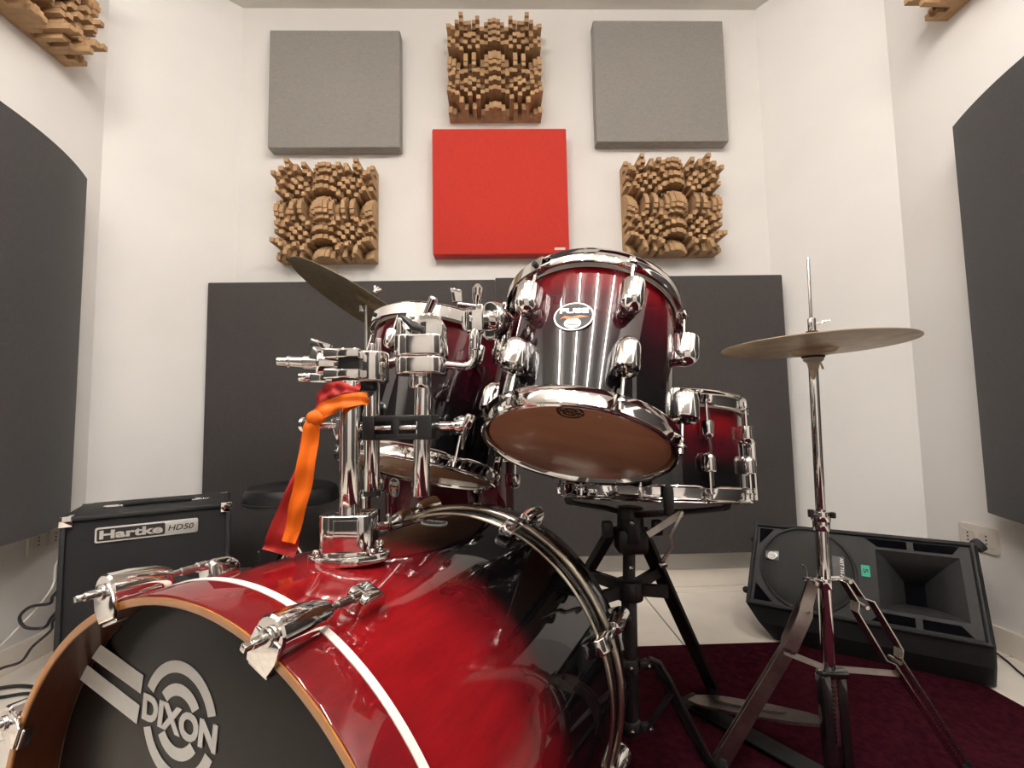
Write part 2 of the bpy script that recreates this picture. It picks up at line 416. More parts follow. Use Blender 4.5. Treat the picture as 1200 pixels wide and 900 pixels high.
big_panel('large charcoal felt panel low on the wall behind the drums, left one of the pair', -1.25, -0.0114, 0.155, 1.360, 1)
big_panel('large charcoal felt panel low on the wall behind the hi-hat, right one of the pair', -0.0112, 1.265, 0.165, 1.368, -1)

def curved_panel(label, side, yc, z0, z1, half, d0, bulge, pw):
    """upright convex fabric panel on a side wall: bulges into the room in plan"""
    xw = XL if side < 0 else XR
    front = []
    for i in range(33):
        t = -1+2*i/32
        t = math.copysign(1-(1-abs(t))**1.25, t)
        front.append((xw-side*(d0+bulge*(1-abs(t)**pw)), yc+half*t))
    poly = front+[(xw-side*0.001, yc+half), (xw-side*0.001, yc-half)]
    o = MB().prism([(x, y) for x, y in poly], z0, z1)
    tag(o.build('curved_panel', 'felt_round', ang=25), label, 'acoustic panel', 'curved side wall panels')
curved_panel('tall charcoal curved panel bulging from the left wall above the bass amplifier', -1, 1.09, 0.43, 1.635, 0.60, 0.065, 0.13, 2.4)
curved_panel('tall charcoal curved panel bulging from the right wall above the loudspeaker', 1, 0.83, 0.44, 1.655, 0.60, 0.085, 0.13, 2.2)

# wooden skyline diffusers: 23 x 23 square posts, heights by quadratic residue
N = 23; CELL = 0.01850
def diffuser_meshes():
    wd = CELL*N
    b = MB().box(wd, 0.014, wd, T(0, -0.007, wd/2), bev=0.001, seg=1).mesh('base_board', 'diffuser_wood', smooth=False)
    bm = MB()
    for i in range(-11, 12):
        for j in range(-11, 12):
            h = 22-((i*i+j*j) % 23)
            y0, y1 = -0.0135, -0.016-h*0.0062
            g = CELL/2-0.0004
            cx, cz = i*CELL, (j+11.5)*CELL
            A = [bm.bm.verts.new((cx+a*g, y0, cz+c*g)) for a, c in ((-1, -1), (1, -1), (1, 1), (-1, 1))]
            B = [bm.bm.verts.new((cx+a*g, y1, cz+c*g)) for a, c in ((-1, -1), (1, -1), (1, 1), (-1, 1))]
            bm.bm.faces.new(B)
            for k in range(4): bm.bm.faces.new([A[k], A[(k+1) % 4], B[(k+1) % 4], B[k]])
    return b, bm.mesh('posts', 'diffuser_wood', smooth=False)
DB, DP = diffuser_meshes()
def diffuser(label, M):
    t = thing('wooden_diffuser', label, 'diffuser', M, 'wooden skyline diffusers')
    link('base_board', DB, t); po = link('posts', DP, t); po['kind'] = 'stuff'
diffuser('wooden block diffuser above the red panel, between the two grey panels', T(0.002, YB-0.0005, 2.138))
diffuser('wooden block diffuser under the left grey panel, behind the tilted cymbal', T(-0.756, YB-0.0005, 1.465))
diffuser('wooden block diffuser under the right grey panel, above the hanging drum', T(0.793, YB-0.0005, 1.480))
diffuser('wooden block diffuser high on the left wall, above the curved panel', T(XL+0.0005, 1.440, 2.030) @ Rz(PI/2))
diffuser('wooden block diffuser high on the right wall, cut off by the photo top edge', T(XR-0.0005, 1.285, 2.075) @ Rz(-PI/2))

# wall sockets
def socket(label, M, leds=False):
    t = thing('wall_socket', label, 'socket', M, 'wall sockets')
    MB().prism(rrect(0.125, 0.082, 0.008), 0, 0.009, bev=0.002).build('plate', 'outlet_plastic', t)
    for x in (-0.03, 0.03):
        s = MB().prism(rrect(0.045, 0.045, 0.004), 0.009, 0.011).build('insert', 'outlet_plastic', t)
        q = MB()
        for yy in (-0.012, 0, 0.012): q.cyl((x*0+0, yy, 0.0105), (0, yy, 0.0117), 0.0028, 8)
        q.build('contact_hole', 'black_plastic', s)
        s.location.x = x
socket('cream wall socket plate on the right wall behind the loudspeaker', frame_axes((XR-0.0005, 1.545, 0.335), (0, -1, 0), (0, 0, 1)))
socket('cream wall socket plate on the left wall beside the bass amplifier', frame_axes((XL+0.0005, 1.67, 0.378), (0, 1, 0), (0, 0, 1)))

# ------------------------------------------------------------------ drum builder
def hoop_profile(Rs, s):
    """triple flanged hoop; s = +1 rim opens upward"""
    pr = [(Rs+0.0125, -0.0115), (Rs+0.0055, -0.009), (Rs+0.0045, 0.007), (Rs+0.0065, 0.0105), (Rs+0.0095, 0.0120),
          (Rs+0.0105, 0.0140), (Rs+0.0090, 0.0155), (Rs+0.0050, 0.0145), (Rs+0.0020, 0.0080), (Rs+0.0020, -0.0105), (Rs+0.0115, -0.0130)]
    return [(r, z*s) for r, z in pr]
def lug_mesh(Rs, k):
    """domed bullet lug at azimuth 0, flat end towards +z; k scales it"""
    b = MB()
    pr = [(0.0001, -0.021*k)]
    for i in range(1, 9):
        a = PI/2*i/8
        pr.append((0.0115*k*math.sin(a), -0.008*k-0.013*k*math.cos(a)))
    pr += [(0.0118*k, 0.010*k), (0.0112*k, 0.0125*k), (0.0085*k, 0.013*k), (0.0080*k, 0.008*k), (0.0001, 0.008*k)]
    b.lathe(pr, 20, T(Rs+0.010*k, 0, 0) @ Matrix.Diagonal((1.25, 1, 1, 1)))
    b.box(0.010*k, 0.017*k, 0.030*k, T(Rs+0.003*k, 0, -0.004*k), bev=0.003*k)
    return b
def drum(name, label, cat, M, Rs, L, nl, az0, shell_mat, top_head='coated_head', bot_head='amber_head', lugk=1.0, lug_off=0.052, group=None, single=False):
    t = thing(name, label, cat, M, group)
    sh = MB().lathe([(Rs, 0.004), (Rs, L-0.004)], 96)
    sh.lathe([(Rs-0.006, 0.004), (Rs-0.006, L-0.004)], 96)
    sh.lathe([(Rs, 0.004), (Rs-0.006, 0.004)], 96); sh.lathe([(Rs, L-0.004), (Rs-0.006, L-0.004)], 96)
    sh.build('shell', shell_mat, t)
    st = 2*PI/nl
    def mod(a, k, r, z):
        c = max(0.0, math.cos(nl*(a-az0)))**3
        if k in (0, 10): return r+0.005*c, z*(1-0.32*c)
        return r, z
    MB().lathe(hoop_profile(Rs, 1), 144, T(0, 0, L+0.006), closed=True, mod=mod).build('top_hoop', 'chrome', t, ang=50)
    MB().lathe(hoop_profile(Rs, -1), 144, T(0, 0, -0.003), closed=True, mod=mod).build('bottom_hoop', 'chrome', t, ang=50)
    MB().lathe([(0.0001, L+0.001), (Rs-0.008, L+0.001), (Rs-0.001, L-0.001), (Rs+0.0019, L-0.008)], 72).build('batter_head', top_head, t)
    hd = MB().lathe([(0.0001, -0.0125), (Rs-0.004, -0.0125), (Rs, -0.0110), (Rs+0.0019, 0.006)], 72).build('resonant_head', bot_head, t)
    up = lug_mesh(Rs, lugk).mesh('lug', 'chrome'); 
    dn = lug_mesh(Rs, lugk); bmesh.ops.transform(dn.bm, matrix=Matrix.Diagonal((1, 1, -1, 1)), verts=dn.bm.verts[:]); dn = dn.mesh('lug', 'chrome')
    def rod(z0, z1, s):
        b = MB(); x = Rs+0.0125
        b.cyl((x, 0, z0), (x, 0, z1), 0.0028, 8)
        b.cyl((x, 0, z1-0.006*s), (x, 0, z1-0.003*s), 0.0068, 12); b.cyl((x, 0, z1-0.003*s), (x, 0, z1+0.006*s), 0.0036, 6, r2=0.003)
        return b.mesh('tension_rod', 'chrome')
    ru = rod(L-lug_off+0.008*lugk, L+0.006, 1); rd = rod(lug_off-0.008*lugk, -0.006, -1)
    for i in range(nl):
        a = az0+i*st
        link('lug', up, t, Rz(a) @ T(0, 0, L-lug_off)); link('lug', dn, t, Rz(a) @ T(0, 0, lug_off))
        link('tension_rod', ru, t, Rz(a)); link('tension_rod', rd, t, Rz(a))
    return t, hd
def axes_z(C, a):
    a = Vector(a).normalized(); u = Vector((0, 1, 0)).cross(a).normalized(); v = a.cross(u)
    m = Matrix((u, v, a)).transposed().to_4x4(); m.translation = Vector(C); return m
def oval_badge(t, Rs, z, az, wx=0.025, wz=0.021):
    """oval black badge with silver rim, lettering and flame mark"""
    M = Rz(az) @ T(Rs-0.0004, 0, z) @ frame_axes((0, 0, 0), (0, 1, 0), (0, 0, 1))
    def ov(k, n=40):
        return [(wx*k*math.cos(2*PI*i/n), wz*k*math.sin(2*PI*i/n)) for i in range(n)]
    b = MB().prism(ov(1), 0, 0.0022, M).build('badge', 'silver_print', t)
    MB().prism(ov(0.92), 0.0019, 0.0026, M).build('badge_face', 'black_print', b)
    text_part('lettering', 'FUSE', 0.01, 'silver_print', b, M @ T(0, wz*0.38, 0.0027), bold=0.0004, width=wx*1.45, height=wz*0.36)
    MB().prism([(-0.7*wx, -0.25*wz), (-0.45*wx, 0.02*wz), (-0.1*wx, -0.06*wz), (0.3*wx, 0.05*wz), (0.75*wx, -0.05*wz), (0.3*wx, -0.14*wz), (-0.1*wx, -0.25*wz), (-0.5*wx, -0.14*wz)], 0.0025, 0.003, M).build('flame_mark', 'orange_print', b, smooth=False)
    MB().prism([(0.42*wx*math.cos(2*PI*i/24), -0.52*wz+0.36*wz*math.sin(2*PI*i/24)) for i in range(24)], 0.0025, 0.0029, M).build('seal', 'silver_print', b, smooth=False)
    for yy, ww in ((-0.36, 0.50), (-0.50, 0.66), (-0.64, 0.56)):
        MB().box(wx*ww, wz*0.055, 0.0004, M @ T(0, yy*wz, 0.0030)).build('seal_line', 'black_print', b, smooth=False)
    return b
def ring_logo(name, parent, M, R, mat, th=0.0004):
    """two concentric broken rings with the maker's word across the middle"""
    g = MB()
    for r0, r1 in ((0.80, 1.0), (0.42, 0.62)):
        lo = math.asin(min(0.9, 0.36/r1))
        g.prism([(x*R, y*R) for x, y in arc_poly(r0, r1, lo, PI-lo)], 0, th)
        g.prism([(x*R, y*R) for x, y in arc_poly(r0, r1, PI+lo, 2*PI-lo)], 0, th)
    o = g.build(name, mat, parent, M, smooth=False)
    text_part('lettering', 'DIXON', R, mat, o, T(0, 0, th), bold=R*0.045, width=2.02*R, height=0.46*R, depth=th)
    return o

# --- rack drum on the right of the holder
M1 = axes_z((0.111, 0.687, 0.7155), (0.235, 0.45, 1))
t1, hd1 = drum('rack_tom', 'small dark red rack drum hanging right of the holder, brown underside head showing', 'drum', M1, 0.1275, 0.217, 6, math.radians(-81.5), 'burst_small', lugk=1.45, lug_off=0.058, group='rack drums')
oval_badge(t1, 0.1275, 0.121, math.radians(-112), 0.027, 0.023)
ring_logo('head_logo', hd1, T(-0.033, -0.1065, -0.0127) @ Rx(PI), 0.0170, 'black_print', 0.0003)
MB().cyl((0.003, -0.110, -0.0132), (0.003, -0.110, -0.0122), 0.0016, 10).build('vent_dot', 'white_print', hd1)
def suspension(t, Rs, L, azc, span, drop):
    """suspension mount: chrome band under the top hoop, plate and boss"""
    a0, a1 = azc-span, azc+span
    bd = MB().lathe([(Rs+0.017, L-0.010), (Rs+0.017, L+0.012), (Rs+0.019, L+0.012), (Rs+0.019, L-0.010)], 40, closed=True, a0=a0, a1=a1)
    bd.lathe([(Rs+0.0125, L+0.016), (Rs+0.019, L+0.0125), (Rs+0.0175, L+0.0105), (Rs+0.0120, L+0.014)], 40, closed=True, a0=a0, a1=a1)
    bd.build('mount_band', 'chrome', t, ang=50)
    sp = 0.20
    pl = MB().lathe([(Rs+0.0165, L-drop), (Rs+0.0165, L-0.008), (Rs+0.0195, L-0.008), (Rs+0.0195, L-drop)], 14, closed=True, a0=azc-sp, a1=azc+sp).build('mount_plate', 'chrome', t)
    for s in (-1, 1):
        for q in (a0 if s < 0 else a1,):
            MB().cyl((0, 0, 0), (0.005, 0, 0), 0.0045, 12).build('grommet', 'rubber', t, Rz(q-s*0.07) @ T(Rs+0.018, 0, L+0.001))
        MB().ball(0.005, I4, 12).build('bolt', 'chrome', pl, Rz(azc+s*0.12) @ T(Rs+0.0195, 0, L-0.020))
    return pl
suspension(t1, 0.1275, 0.217, math.radians(178), 0.80, 0.105)

# --- rack drum behind the holder
M2 = axes_z((-0.168, 0.985, 0.657), (0.203, 0.270, 1))
t2, hd2 = drum('rack_tom', 'dark red rack drum mounted behind the chrome holder, left of the other rack drum', 'drum', M2, 0.1525, 0.265, 6, math.radians(-60), 'burst_mid', lugk=1.1, lug_off=0.06, group='rack drums')
suspension(t2, 0.1525, 0.265, math.radians(-100), 0.85, 0.11)

# --- snare
MS = axes_z((0.298, 0.955, 0.601), (0.05, 0.13, 1))
ts, hds = drum('snare_drum', 'dark red snare drum on the black stand, behind the hanging drum', 'drum', MS, 0.170, 0.150, 10, math.radians(-77), 'burst_snare', lugk=0.95, lug_off=0.045)
st = MB(); st.box(0.016, 0.030, 0.05, T(0.182, 0, 0.07), bev=0.004); st.cyl((0.186, -0.012, 0.05), (0.186, -0.012, -0.012), 0.004, 10)
st.build('strainer', 'chrome', ts, Rz(math.radians(-30)))
wires = MB()
for k in range(12):
    wires.cyl((-0.012+0.0022*k, -0.15, -0.0145), (-0.012+0.0022*k, 0.15, -0.0145), 0.0008, 5)
wires.build('snare_wires', 'steel', ts)['kind'] = 'stuff'

# --- floor drum
MF = T(-0.143, 1.365, 0.2195)
tf, hdf = drum('floor_tom', 'red floor drum, shade painted in, standing behind the bass drum under the rack drum', 'drum', MF, 0.1785, 0.425, 8, math.radians(-64), 'burst_floor_shaded', lugk=1.1, lug_off=0.06)
oval_badge(tf, 0.1785, 0.36, math.radians(-136), 0.024, 0.024)
for a in (-35, 85, 205):
    a = math.radians(a); b = MB()
    b.tube([(0.200, 0, 0.30), (0.200, 0, -0.10), (0.222, 0, -0.19), (0.225, 0, -0.20)], 0.0055, 10)
    g = b.build('leg', 'chrome', tf, Rz(a))
    MB().cyl((0.225, 0, -0.213), (0.224, 0, -0.185), 0.010, 12, bev=0.003).build('rubber_foot', 'rubber', g)
    c = MB(); c.box(0.028, 0.030, 0.045, T(0.192, 0, 0.19), bev=0.005); c.cyl((0.2, 0, 0.19), (0.2, 0.032, 0.19), 0.004, 8); c.box(0.006, 0.006, 0.026, T(0.2, 0.034, 0.19), bev=0.002)
    c.build('leg_bracket', 'chrome', tf, Rz(a))

# ------------------------------------------------------------------ bass drum (local Y = drum axis, origin at front rim centre)
yaw, tilt = 0.44, -0.020
ax = Vector((math.sin(yaw)*math.cos(tilt), math.cos(yaw)*math.cos(tilt), math.sin(tilt)))
ux = Vector((math.cos(yaw), -math.sin(yaw), 0)); vz = ux.cross(ax)
MBD = Matrix((ux, ax, vz)).transposed().to_4x4(); MBD.translation = Vector((-0.296, 0.445, 0.3055))
bd = thing('bass_drum', 'large red and black burst bass drum lying on its side in front', 'drum', MBD)
AXM = Rx(-PI/2)     # lathe axis Z -> local +Y   (z -> y, y -> -z)
RS = 0.2795
MB().lathe([(RS, 0.056), (RS, 0.512), (RS-0.008, 0.512), (RS-0.008, 0.056)], 160, AXM, closed=True).build('shell', 'burst_bass', bd, ang=50)
MB().lathe([(0.2835, 0.0008), (0.2842, 0.0), (0.2775, 0.0), (0.2765, 0.001), (0.2765, 0.0025), (0.2835, 0.0025)], 160, AXM, closed=True).build('hoop_edge', 'hoop_wood', bd, ang=50)
MB().lathe([(0.2768, 0.002), (0.2768, 0.046), (0.282, 0.046), (0.282, 0.002)], 160, AXM, closed=True).build('front_hoop', 'hoop_inner', bd, ang=50)
MB().lathe([(0.2818, 0.0022), (0.2848, 0.0022), (0.2856, 0.004), (0.2856, 0.048), (0.2818, 0.049)], 160, AXM, closed=True).build('hoop_finish', 'burst_bass', bd, ang=50)
MB().lathe([(0.2805, 0.0485), (0.2862, 0.0485), (0.2862, 0.0572), (0.2800, 0.0575)], 160, AXM, closed=True).build('head_collar', 'white_band', bd, ang=50)
fh = MB().lathe([(0.0001, 0.042), (0.250, 0.042), (0.2765, 0.047)], 128, AXM).build('front_head', 'bass_head', bd)
LG = frame_axes((-0.053, 0.0415, 0.147), (math.cos(-0.06), 0, math.sin(-0.06)), (-math.sin(-0.06), 0, math.cos(-0.06)))
lg = ring_logo('head_logo', fh, LG, 0.0575, 'white_print', 0.0004)
for k, (a, b) in enumerate((((-0.172, 0.036), (-0.064, 0.0205)), ((-0.184, 0.007), (-0.066, -0.0105)))):
    sgn = MB().prism([(a[0], a[1]-0.0105), (b[0], b[1]-0.0105), (b[0]+0.002, b[1]+0.0085), (a[0]+0.010, a[1]+0.0085)], 0, 0.0004)
    sgn.build('logo_bar', 'white_print', fh, LG, smooth=False)
MB().lathe([(0.2795, 0.488), (0.2815, 0.4885), (0.2825, 0.4905), (0.2795, 0.4925)], 160, AXM, closed=True).build('rear_bead', 'satin_ring', bd, ang=50)
MB().lathe([(0.2795+0.0068*math.cos(q), 0.5305+0.0068*math.sin(q)) for q in [2*PI*i/12 for i in range(12)]], 160, AXM @ T(0, 0, 0), closed=True, mod=lambda a, k, r, z: (r+0.0045, z)).build('rear_collar', 'satin_ring', bd, ang=60)
MB().lathe([(0.2785, 0.512), (0.2800, 0.5125), (0.2800, 0.523), (0.2785, 0.523)], 120, AXM, closed=True).build('rear_lip', 'black_lacquer', bd, ang=50)
MB().lathe([(0.2765, 0.537), (0.2855, 0.537), (0.2865, 0.539), (0.2865, 0.583), (0.2855, 0.585), (0.2765, 0.585)], 160, AXM, closed=True).build('rear_hoop', 'black_lacquer', bd, ang=50)
MB().lathe([(0.0001, 0.545), (0.250, 0.545), (0.2768, 0.541)], 96, AXM).build('batter_head', 'coated_head', bd)
# tension hardware: built at the top (angle 90 deg) and turned about the axis
def claw_mesh():
    b = MB(); R = 0.2985
    b.tube([(0, -0.003, R), (0, -0.001, R), (0, 0.018, R), (0, 0.044, R-0.001), (0, 0.056, R-0.002), (0, 0.058, R-0.002)], [0.0150, 0.0168, 0.0165, 0.0135, 0.0105, 0.007], 20)
    b.prism([(-0.0125, 0.2705), (0.0125, 0.2705), (0.0165, 0.284), (0.0150, 0.299), (-0.0150, 0.299), (-0.0165, 0.284)], -0.0005, 0.0035, Matrix(((1, 0, 0, 0), (0, 0, 1, -0.0045), (0, 1, 0, 0), (0, 0, 0, 1))), bev=0.001)
    b.box(0.026, 0.045, 0.006, T(0, 0.020, 0.2885), bev=0.002)
    b.box(0.024, 0.010, 0.003, T(0, 0.0025, 0.268), bev=0.001)
    return b.mesh('tension_claw', 'chrome')
def key_mesh():
    b = MB(); R = 0.2985
    b.cyl((0, -0.0075, R), (0, -0.003, R), 0.0078, 16, bev=0.001)
    b.cyl((0, -0.019, R), (0, -0.007, R), 0.0042, 12, bev=0.0008); b.box(0.0056, 0.009, 0.0056, T(0, -0.0215, R), bev=0.0008)
    return b.mesh('key_bolt', 'steel')
def bass_lug_mesh():
    b = MB(); R = 0.2795
    b.prism([(0.0, 0.0), (0.034, 0.0), (0.038, 0.008), (0.036, 0.016), (0.026, 0.0235), (0.006, 0.0245), (0.0, 0.021)], -0.0125, 0.0125,
            Matrix(((0, 0, 1, 0), (1, 0, 0, 0.095), (0, 1, 0, R-0.0015), (0, 0, 0, 1))), bev=0.0035, seg=3)
    b.cyl((0, 0.088, 0.2978), (0, 0.099, 0.2978), 0.0055, 12)
    return b.mesh('lug', 'chrome')
CLW, KEY, LUG = claw_mesh(), key_mesh(), bass_lug_mesh()
ROD = MB().cyl((0, 0.04, 0.2982), (0, 0.075, 0.2980), 0.0032, 10).cyl((0, 0.070, 0.298), (0, 0.094, 0.2978), 0.0042, 10).mesh('tension_rod', 'steel')
REARM = Matrix(((1, 0, 0, 0), (0, -1, 0, 0.583), (0, 0, 1, 0), (0, 0, 0, 1)))
def mirrored(me):
    c = me.copy(); c.transform(REARM); c.flip_normals(); return c
CLW2, KEY2, LUG2, ROD2 = [mirrored(q) for q in (CLW, KEY, LUG, ROD)]
for k in range(8):
    A = Ry(math.radians(90-(66+45*k)))
    for cm, km, lm, rm in ((CLW, KEY, LUG, ROD), (CLW2, KEY2, LUG2, ROD2)):
        c = link('tension_claw', cm, bd, A); link('key_bolt', km, c)
        link('lug', lm, bd, A); link('tension_rod', rm, bd, A)
# oval badge near the rear top and two spurs
bb = MB().prism([(0.023*math.cos(2*PI*i/36), 0.019*math.sin(2*PI*i/36)) for i in range(36)], RS-0.0015, RS+0.0015, Ry(math.radians(2)) @ T(0, 0.405, 0)).build('badge', 'silver_print', bd)
MB().prism([(0.021*math.cos(2*PI*i/36), 0.017*math.sin(2*PI*i/36)) for i in range(36)], RS+0.0010, RS+0.002, Ry(math.radians(2)) @ T(0, 0.405, 0)).build('badge_face', 'black_print', bb)
text_part('lettering', 'FUSE', 0.01, 'silver_print', bb, Ry(math.radians(2)) @ T(0, 0.409, RS+0.0021), width=0.030, height=0.008)
for s in (-1, 1):
    sp = MB(); sp.cyl((s*0.262, 0.17, -0.09), (s*0.375, 0.03, -0.285), 0.0065, 12)
    sp.box(0.03, 0.05, 0.06, T(s*0.268, 0.165, -0.085), bev=0.006)
    o = sp.build('spur', 'chrome', bd)
    MB().cyl((s*0.369, 0.037, -0.276), (s*0.377, 0.027, -0.2885), 0.011, 12, bev=0.003).build('rubber_foot', 'rubber', o)

# ------------------------------------------------------------------ chrome drum holder on the bass drum
th = thing('drum_holder', 'chrome multi-post drum holder standing on top of the bass drum', 'drum hardware', T(-0.187, 0.603, 0.5825))
def loc(x, y, z): return (x+0.187, y-0.603, z-0.5825)
fb = MB()
fb.prism([(0.045*math.cos(2*PI*i/40)*(1+0.10*math.cos(4*PI*i/40)), 0.036*math.sin(2*PI*i/40)) for i in range(40)], -0.004, 0.006, bev=0.002)
fb.prism([(0.036*math.cos(2*PI*i/40), 0.029*math.sin(2*PI*i/40)) for i in range(40)], 0.006, 0.011, bev=0.002)
fb.build('base_flange', 'chrome', th)
for sx, sy in ((1, 1), (1, -1), (-1, 1), (-1, -1)):
    MB().ball(0.0045, T(sx*0.033, sy*0.020, 0.010), 10).build('bolt', 'chrome', th)
rc = MB().prism(rrect(0.064, 0.050, 0.014), 0.009, 0.053, bev=0.003, seg=3).build('receiver_block', 'chrome', th)
MB().prism(rrect(0.030, 0.004, 0.0015), 0.018, 0.048, T(0.004, -0.0262, 0), bev=0.001).build('face_plate', 'chrome', rc)
b = MB(); b.cyl((0.020, 0.02, 0.030), (0.038, 0.034, 0.030), 0.004, 10); b.box(0.006, 0.008, 0.022, T(0.039, 0.035, 0.033), bev=0.003); b.build('wing_bolt', 'chrome', rc)
MB().cyl((0, 0, 0.05), (0.0, 0, 0.215), 0.0122, 28, bev=0.001).build('main_post', 'chrome', th)
p2 = loc(-0.183, 0.69, 0.645); p3 = loc(-0.108, 0.655, 0.645)
MB().cyl(p2, (p2[0], p2[1], p2[2]+0.19), 0.0112, 24, bev=0.001).build('post', 'chrome', th)
MB().cyl(p3, (p3[0]+0.004, p3[1], p3[2]+0.17), 0.0112, 24, bev=0.001).build('post', 'chrome', th)
MB().cyl((p2[0], p2[1], p2[2]-0.003), (p2[0], p2[1], p2[2]+0.004), 0.0118, 20).build('end_cap', 'rubber', th)
# black bar clamp joining the posts
cl = MB()
cz = 0.7375-0.5825
ca = Vector((-0.183+0.187, 0.672-0.603, cz)); cb = Vector((-0.093+0.187, 0.655-0.603, cz))
d = (cb-ca).normalized(); sd = Vector((0, 0, 1)).cross(d)
def along(t, s, z=0): return ca+d*t+sd*s+Vector((0, 0, z))
def bar(t0, t1, s0, s1, z0, z1, bev=0.002):
    c = (along(t0, s0, z0)+along(t1, s1, z1))/2
    m = Matrix((d, sd, Vector((0, 0, 1)))).transposed().to_4x4(); m.translation = c
    return abs(t1-t0), abs(s1-s0), abs(z1-z0), m, bev
cl.box(*bar(0.006, 0.096, -0.019, -0.012, 0.0085, 0.0165)); cl.box(*bar(0.006, 0.096, -0.019, -0.012, -0.0165, -0.0085))
cl.box(*bar(0.044, 0.053, -0.019, -0.012, -0.016, 0.016)); cl.box(*bar(0.078, 0.098, -0.021, 0.016, -0.0165, 0.0165))
cl.box(*bar(0.000, 0.018, -0.021, 0.018, -0.0165, 0.0165)); cl.box(*bar(0.006, 0.096, 0.012, 0.018, -0.0165, 0.0165))
cl = cl.build('bar_clamp', 'black_metal', th)
def bolt(a, b, r, nm='clamp_bolt', par=cl, m='chrome', hr=None):
    q = MB().cyl(a, b, r, 14, bev=r*0.15)
    if hr: 
        a, b = Vector(a), Vector(b); dd = (b-a).normalized(); q.cyl(b-dd*0.002, b+dd*0.004, hr, 14, bev=0.001)
    return q.build(nm, m, par)
bolt(along(0.020, -0.020, 0), along(0.042, -0.020, 0), 0.0035, m='steel'); bolt(along(0.055, -0.020, 0), along(0.078, -0.020, 0), 0.0035, m='steel')
bolt(along(-0.030, -0.014, 0.002), along(0.0, -0.014, 0.002), 0.0062)
q = MB()
q.prism([(-0.008, 0.013), (0.006, 0.014), (0.007, -0.012), (0.001, -0.016), (-0.004, -0.004)], -0.006, 0.006, frame_axes(along(-0.037, -0.016, 0), d, (0, 0, 1)), bev=0.002)
q.lathe([(0.0045, -0.004), (0.0045, 0.004), (0.008, 0.004), (0.008, -0.004)], 16, frame_axes(along(-0.040, -0.016, 0.008), d, (0, 0, 1)), closed=True)
q.build('wing_nut', 'chrome', cl)
bolt(along(0.098, -0.004, 0.001), along(0.130, -0.004, 0.001), 0.0058)
q = MB(); q.cyl(along(0.126, -0.004, 0.001), along(0.138, -0.004, 0.001), 0.0085, 16, bev=0.002); q.cyl(along(0.140, -0.004, -0.002), along(0.148, -0.004, 0.016), 0.0065, 14, bev=0.003); q.cyl(along(0.139, -0.004, 0), along(0.1345, -0.004, -0.030), 0.0018, 8); q.build('swivel_bolt', 'chrome', cl)
q = MB(); q.lathe([(0.006, -0.0025), (0.006, 0.0025), (0.010, 0.0025), (0.010, -0.0025)], 20, frame_axes(loc(-0.262, 0.650, 0.744), (0.3, 1, 0), (0, 0, 1)) , closed=True)
q.cyl(loc(-0.253, 0.653, 0.743), loc(-0.190, 0.672, 0.741), 0.005, 12); q.build('eye_bolt', 'chrome', cl)
# left ratchet with the empty arm
lr = MB()
lr.prism(rrect(0.062, 0.050, 0.018), -0.022, 0.020, T(*loc(-0.186, 0.665, 0.822)), bev=0.003, seg=3)
lr = lr.build('ratchet', 'chrome', th)
q = MB(); q.cyl(loc(-0.186, 0.665, 0.788), loc(-0.186, 0.665, 0.802), 0.0165, 20, bev=0.003); q.build('collar', 'black_metal', lr)
q = MB(); q.cyl(loc(-0.215, 0.645, 0.822), loc(-0.242, 0.637, 0.823), 0.019, 22, bev=0.003); q.build('ratchet_drum', 'chrome', lr)
for zz_ in (0.836, 0.809):
    MB().box(0.046, 0.026, 0.0125, T(*loc(-0.205, 0.632, zz_)), bev=0.002).build('clamp_plate', 'chrome', lr)
MB().box(0.040, 0.016, 0.016, T(*loc(-0.205, 0.640, 0.8225)), bev=0.001).build('gap_shade', 'black_metal', lr)  # black block painting the dark of the open gap between the plates
MB().tube([loc(-0.205, 0.640, 0.802), loc(-0.205, 0.640, 0.798), loc(-0.203, 0.640, 0.789)], [0.017, 0.016, 0.006], 18).build('lower_cone', 'hoop_inner', lr)
q = MB(); q.box(0.028, 0.012, 0.010, T(*loc(-0.235, 0.632, 0.848)) @ Ry(0.35), bev=0.002); q.box(0.022, 0.010, 0.024, T(*loc(-0.238, 0.632, 0.832)) @ Ry(0.35), bev=0.002); q.build('wing_nut', 'chrome', lr)
q = MB(); q.box(0.030, 0.012, 0.012, T(*loc(-0.232, 0.630, 0.804)) @ Ry(0.05), bev=0.002); q.cyl(loc(-0.262, 0.630, 0.806), loc(-0.246, 0.631, 0.806), 0.006, 12, bev=0.001); q.build('clamp_bolt', 'chrome', lr)
q = MB(); q.tube([loc(-0.292, 0.632, 0.8275), loc(-0.291, 0.632, 0.8275), loc(-0.279, 0.633, 0.827), loc(-0.278, 0.633, 0.827), loc(-0.275, 0.633, 0.827), loc(-0.274, 0.633, 0.827), loc(-0.258, 0.634, 0.826), loc(-0.257, 0.634, 0.826), loc(-0.235, 0.636, 0.825)], [0.0045, 0.0055, 0.0055, 0.0078, 0.0078, 0.0065, 0.0072, 0.0090, 0.0090], 18); q.build('empty_arm', 'steel', lr)
q = MB(); q.cyl(loc(-0.168, 0.665, 0.838), loc(-0.168, 0.665, 0.862), 0.0045, 12, bev=0.001); q.cyl(loc(-0.177, 0.664, 0.838), loc(-0.177, 0.664, 0.855), 0.0040, 12, bev=0.001); q.build('adjusting_screw', 'steel', lr)
# arm from the left ratchet back to the rear rack drum
q = MB(); q.tube([loc(-0.175, 0.690, 0.828), loc(-0.168, 0.74, 0.835), loc(-0.160, 0.80, 0.855), loc(-0.158, 0.828, 0.862)], 0.0075, 14); q.build('drum_arm', 'chrome', lr)
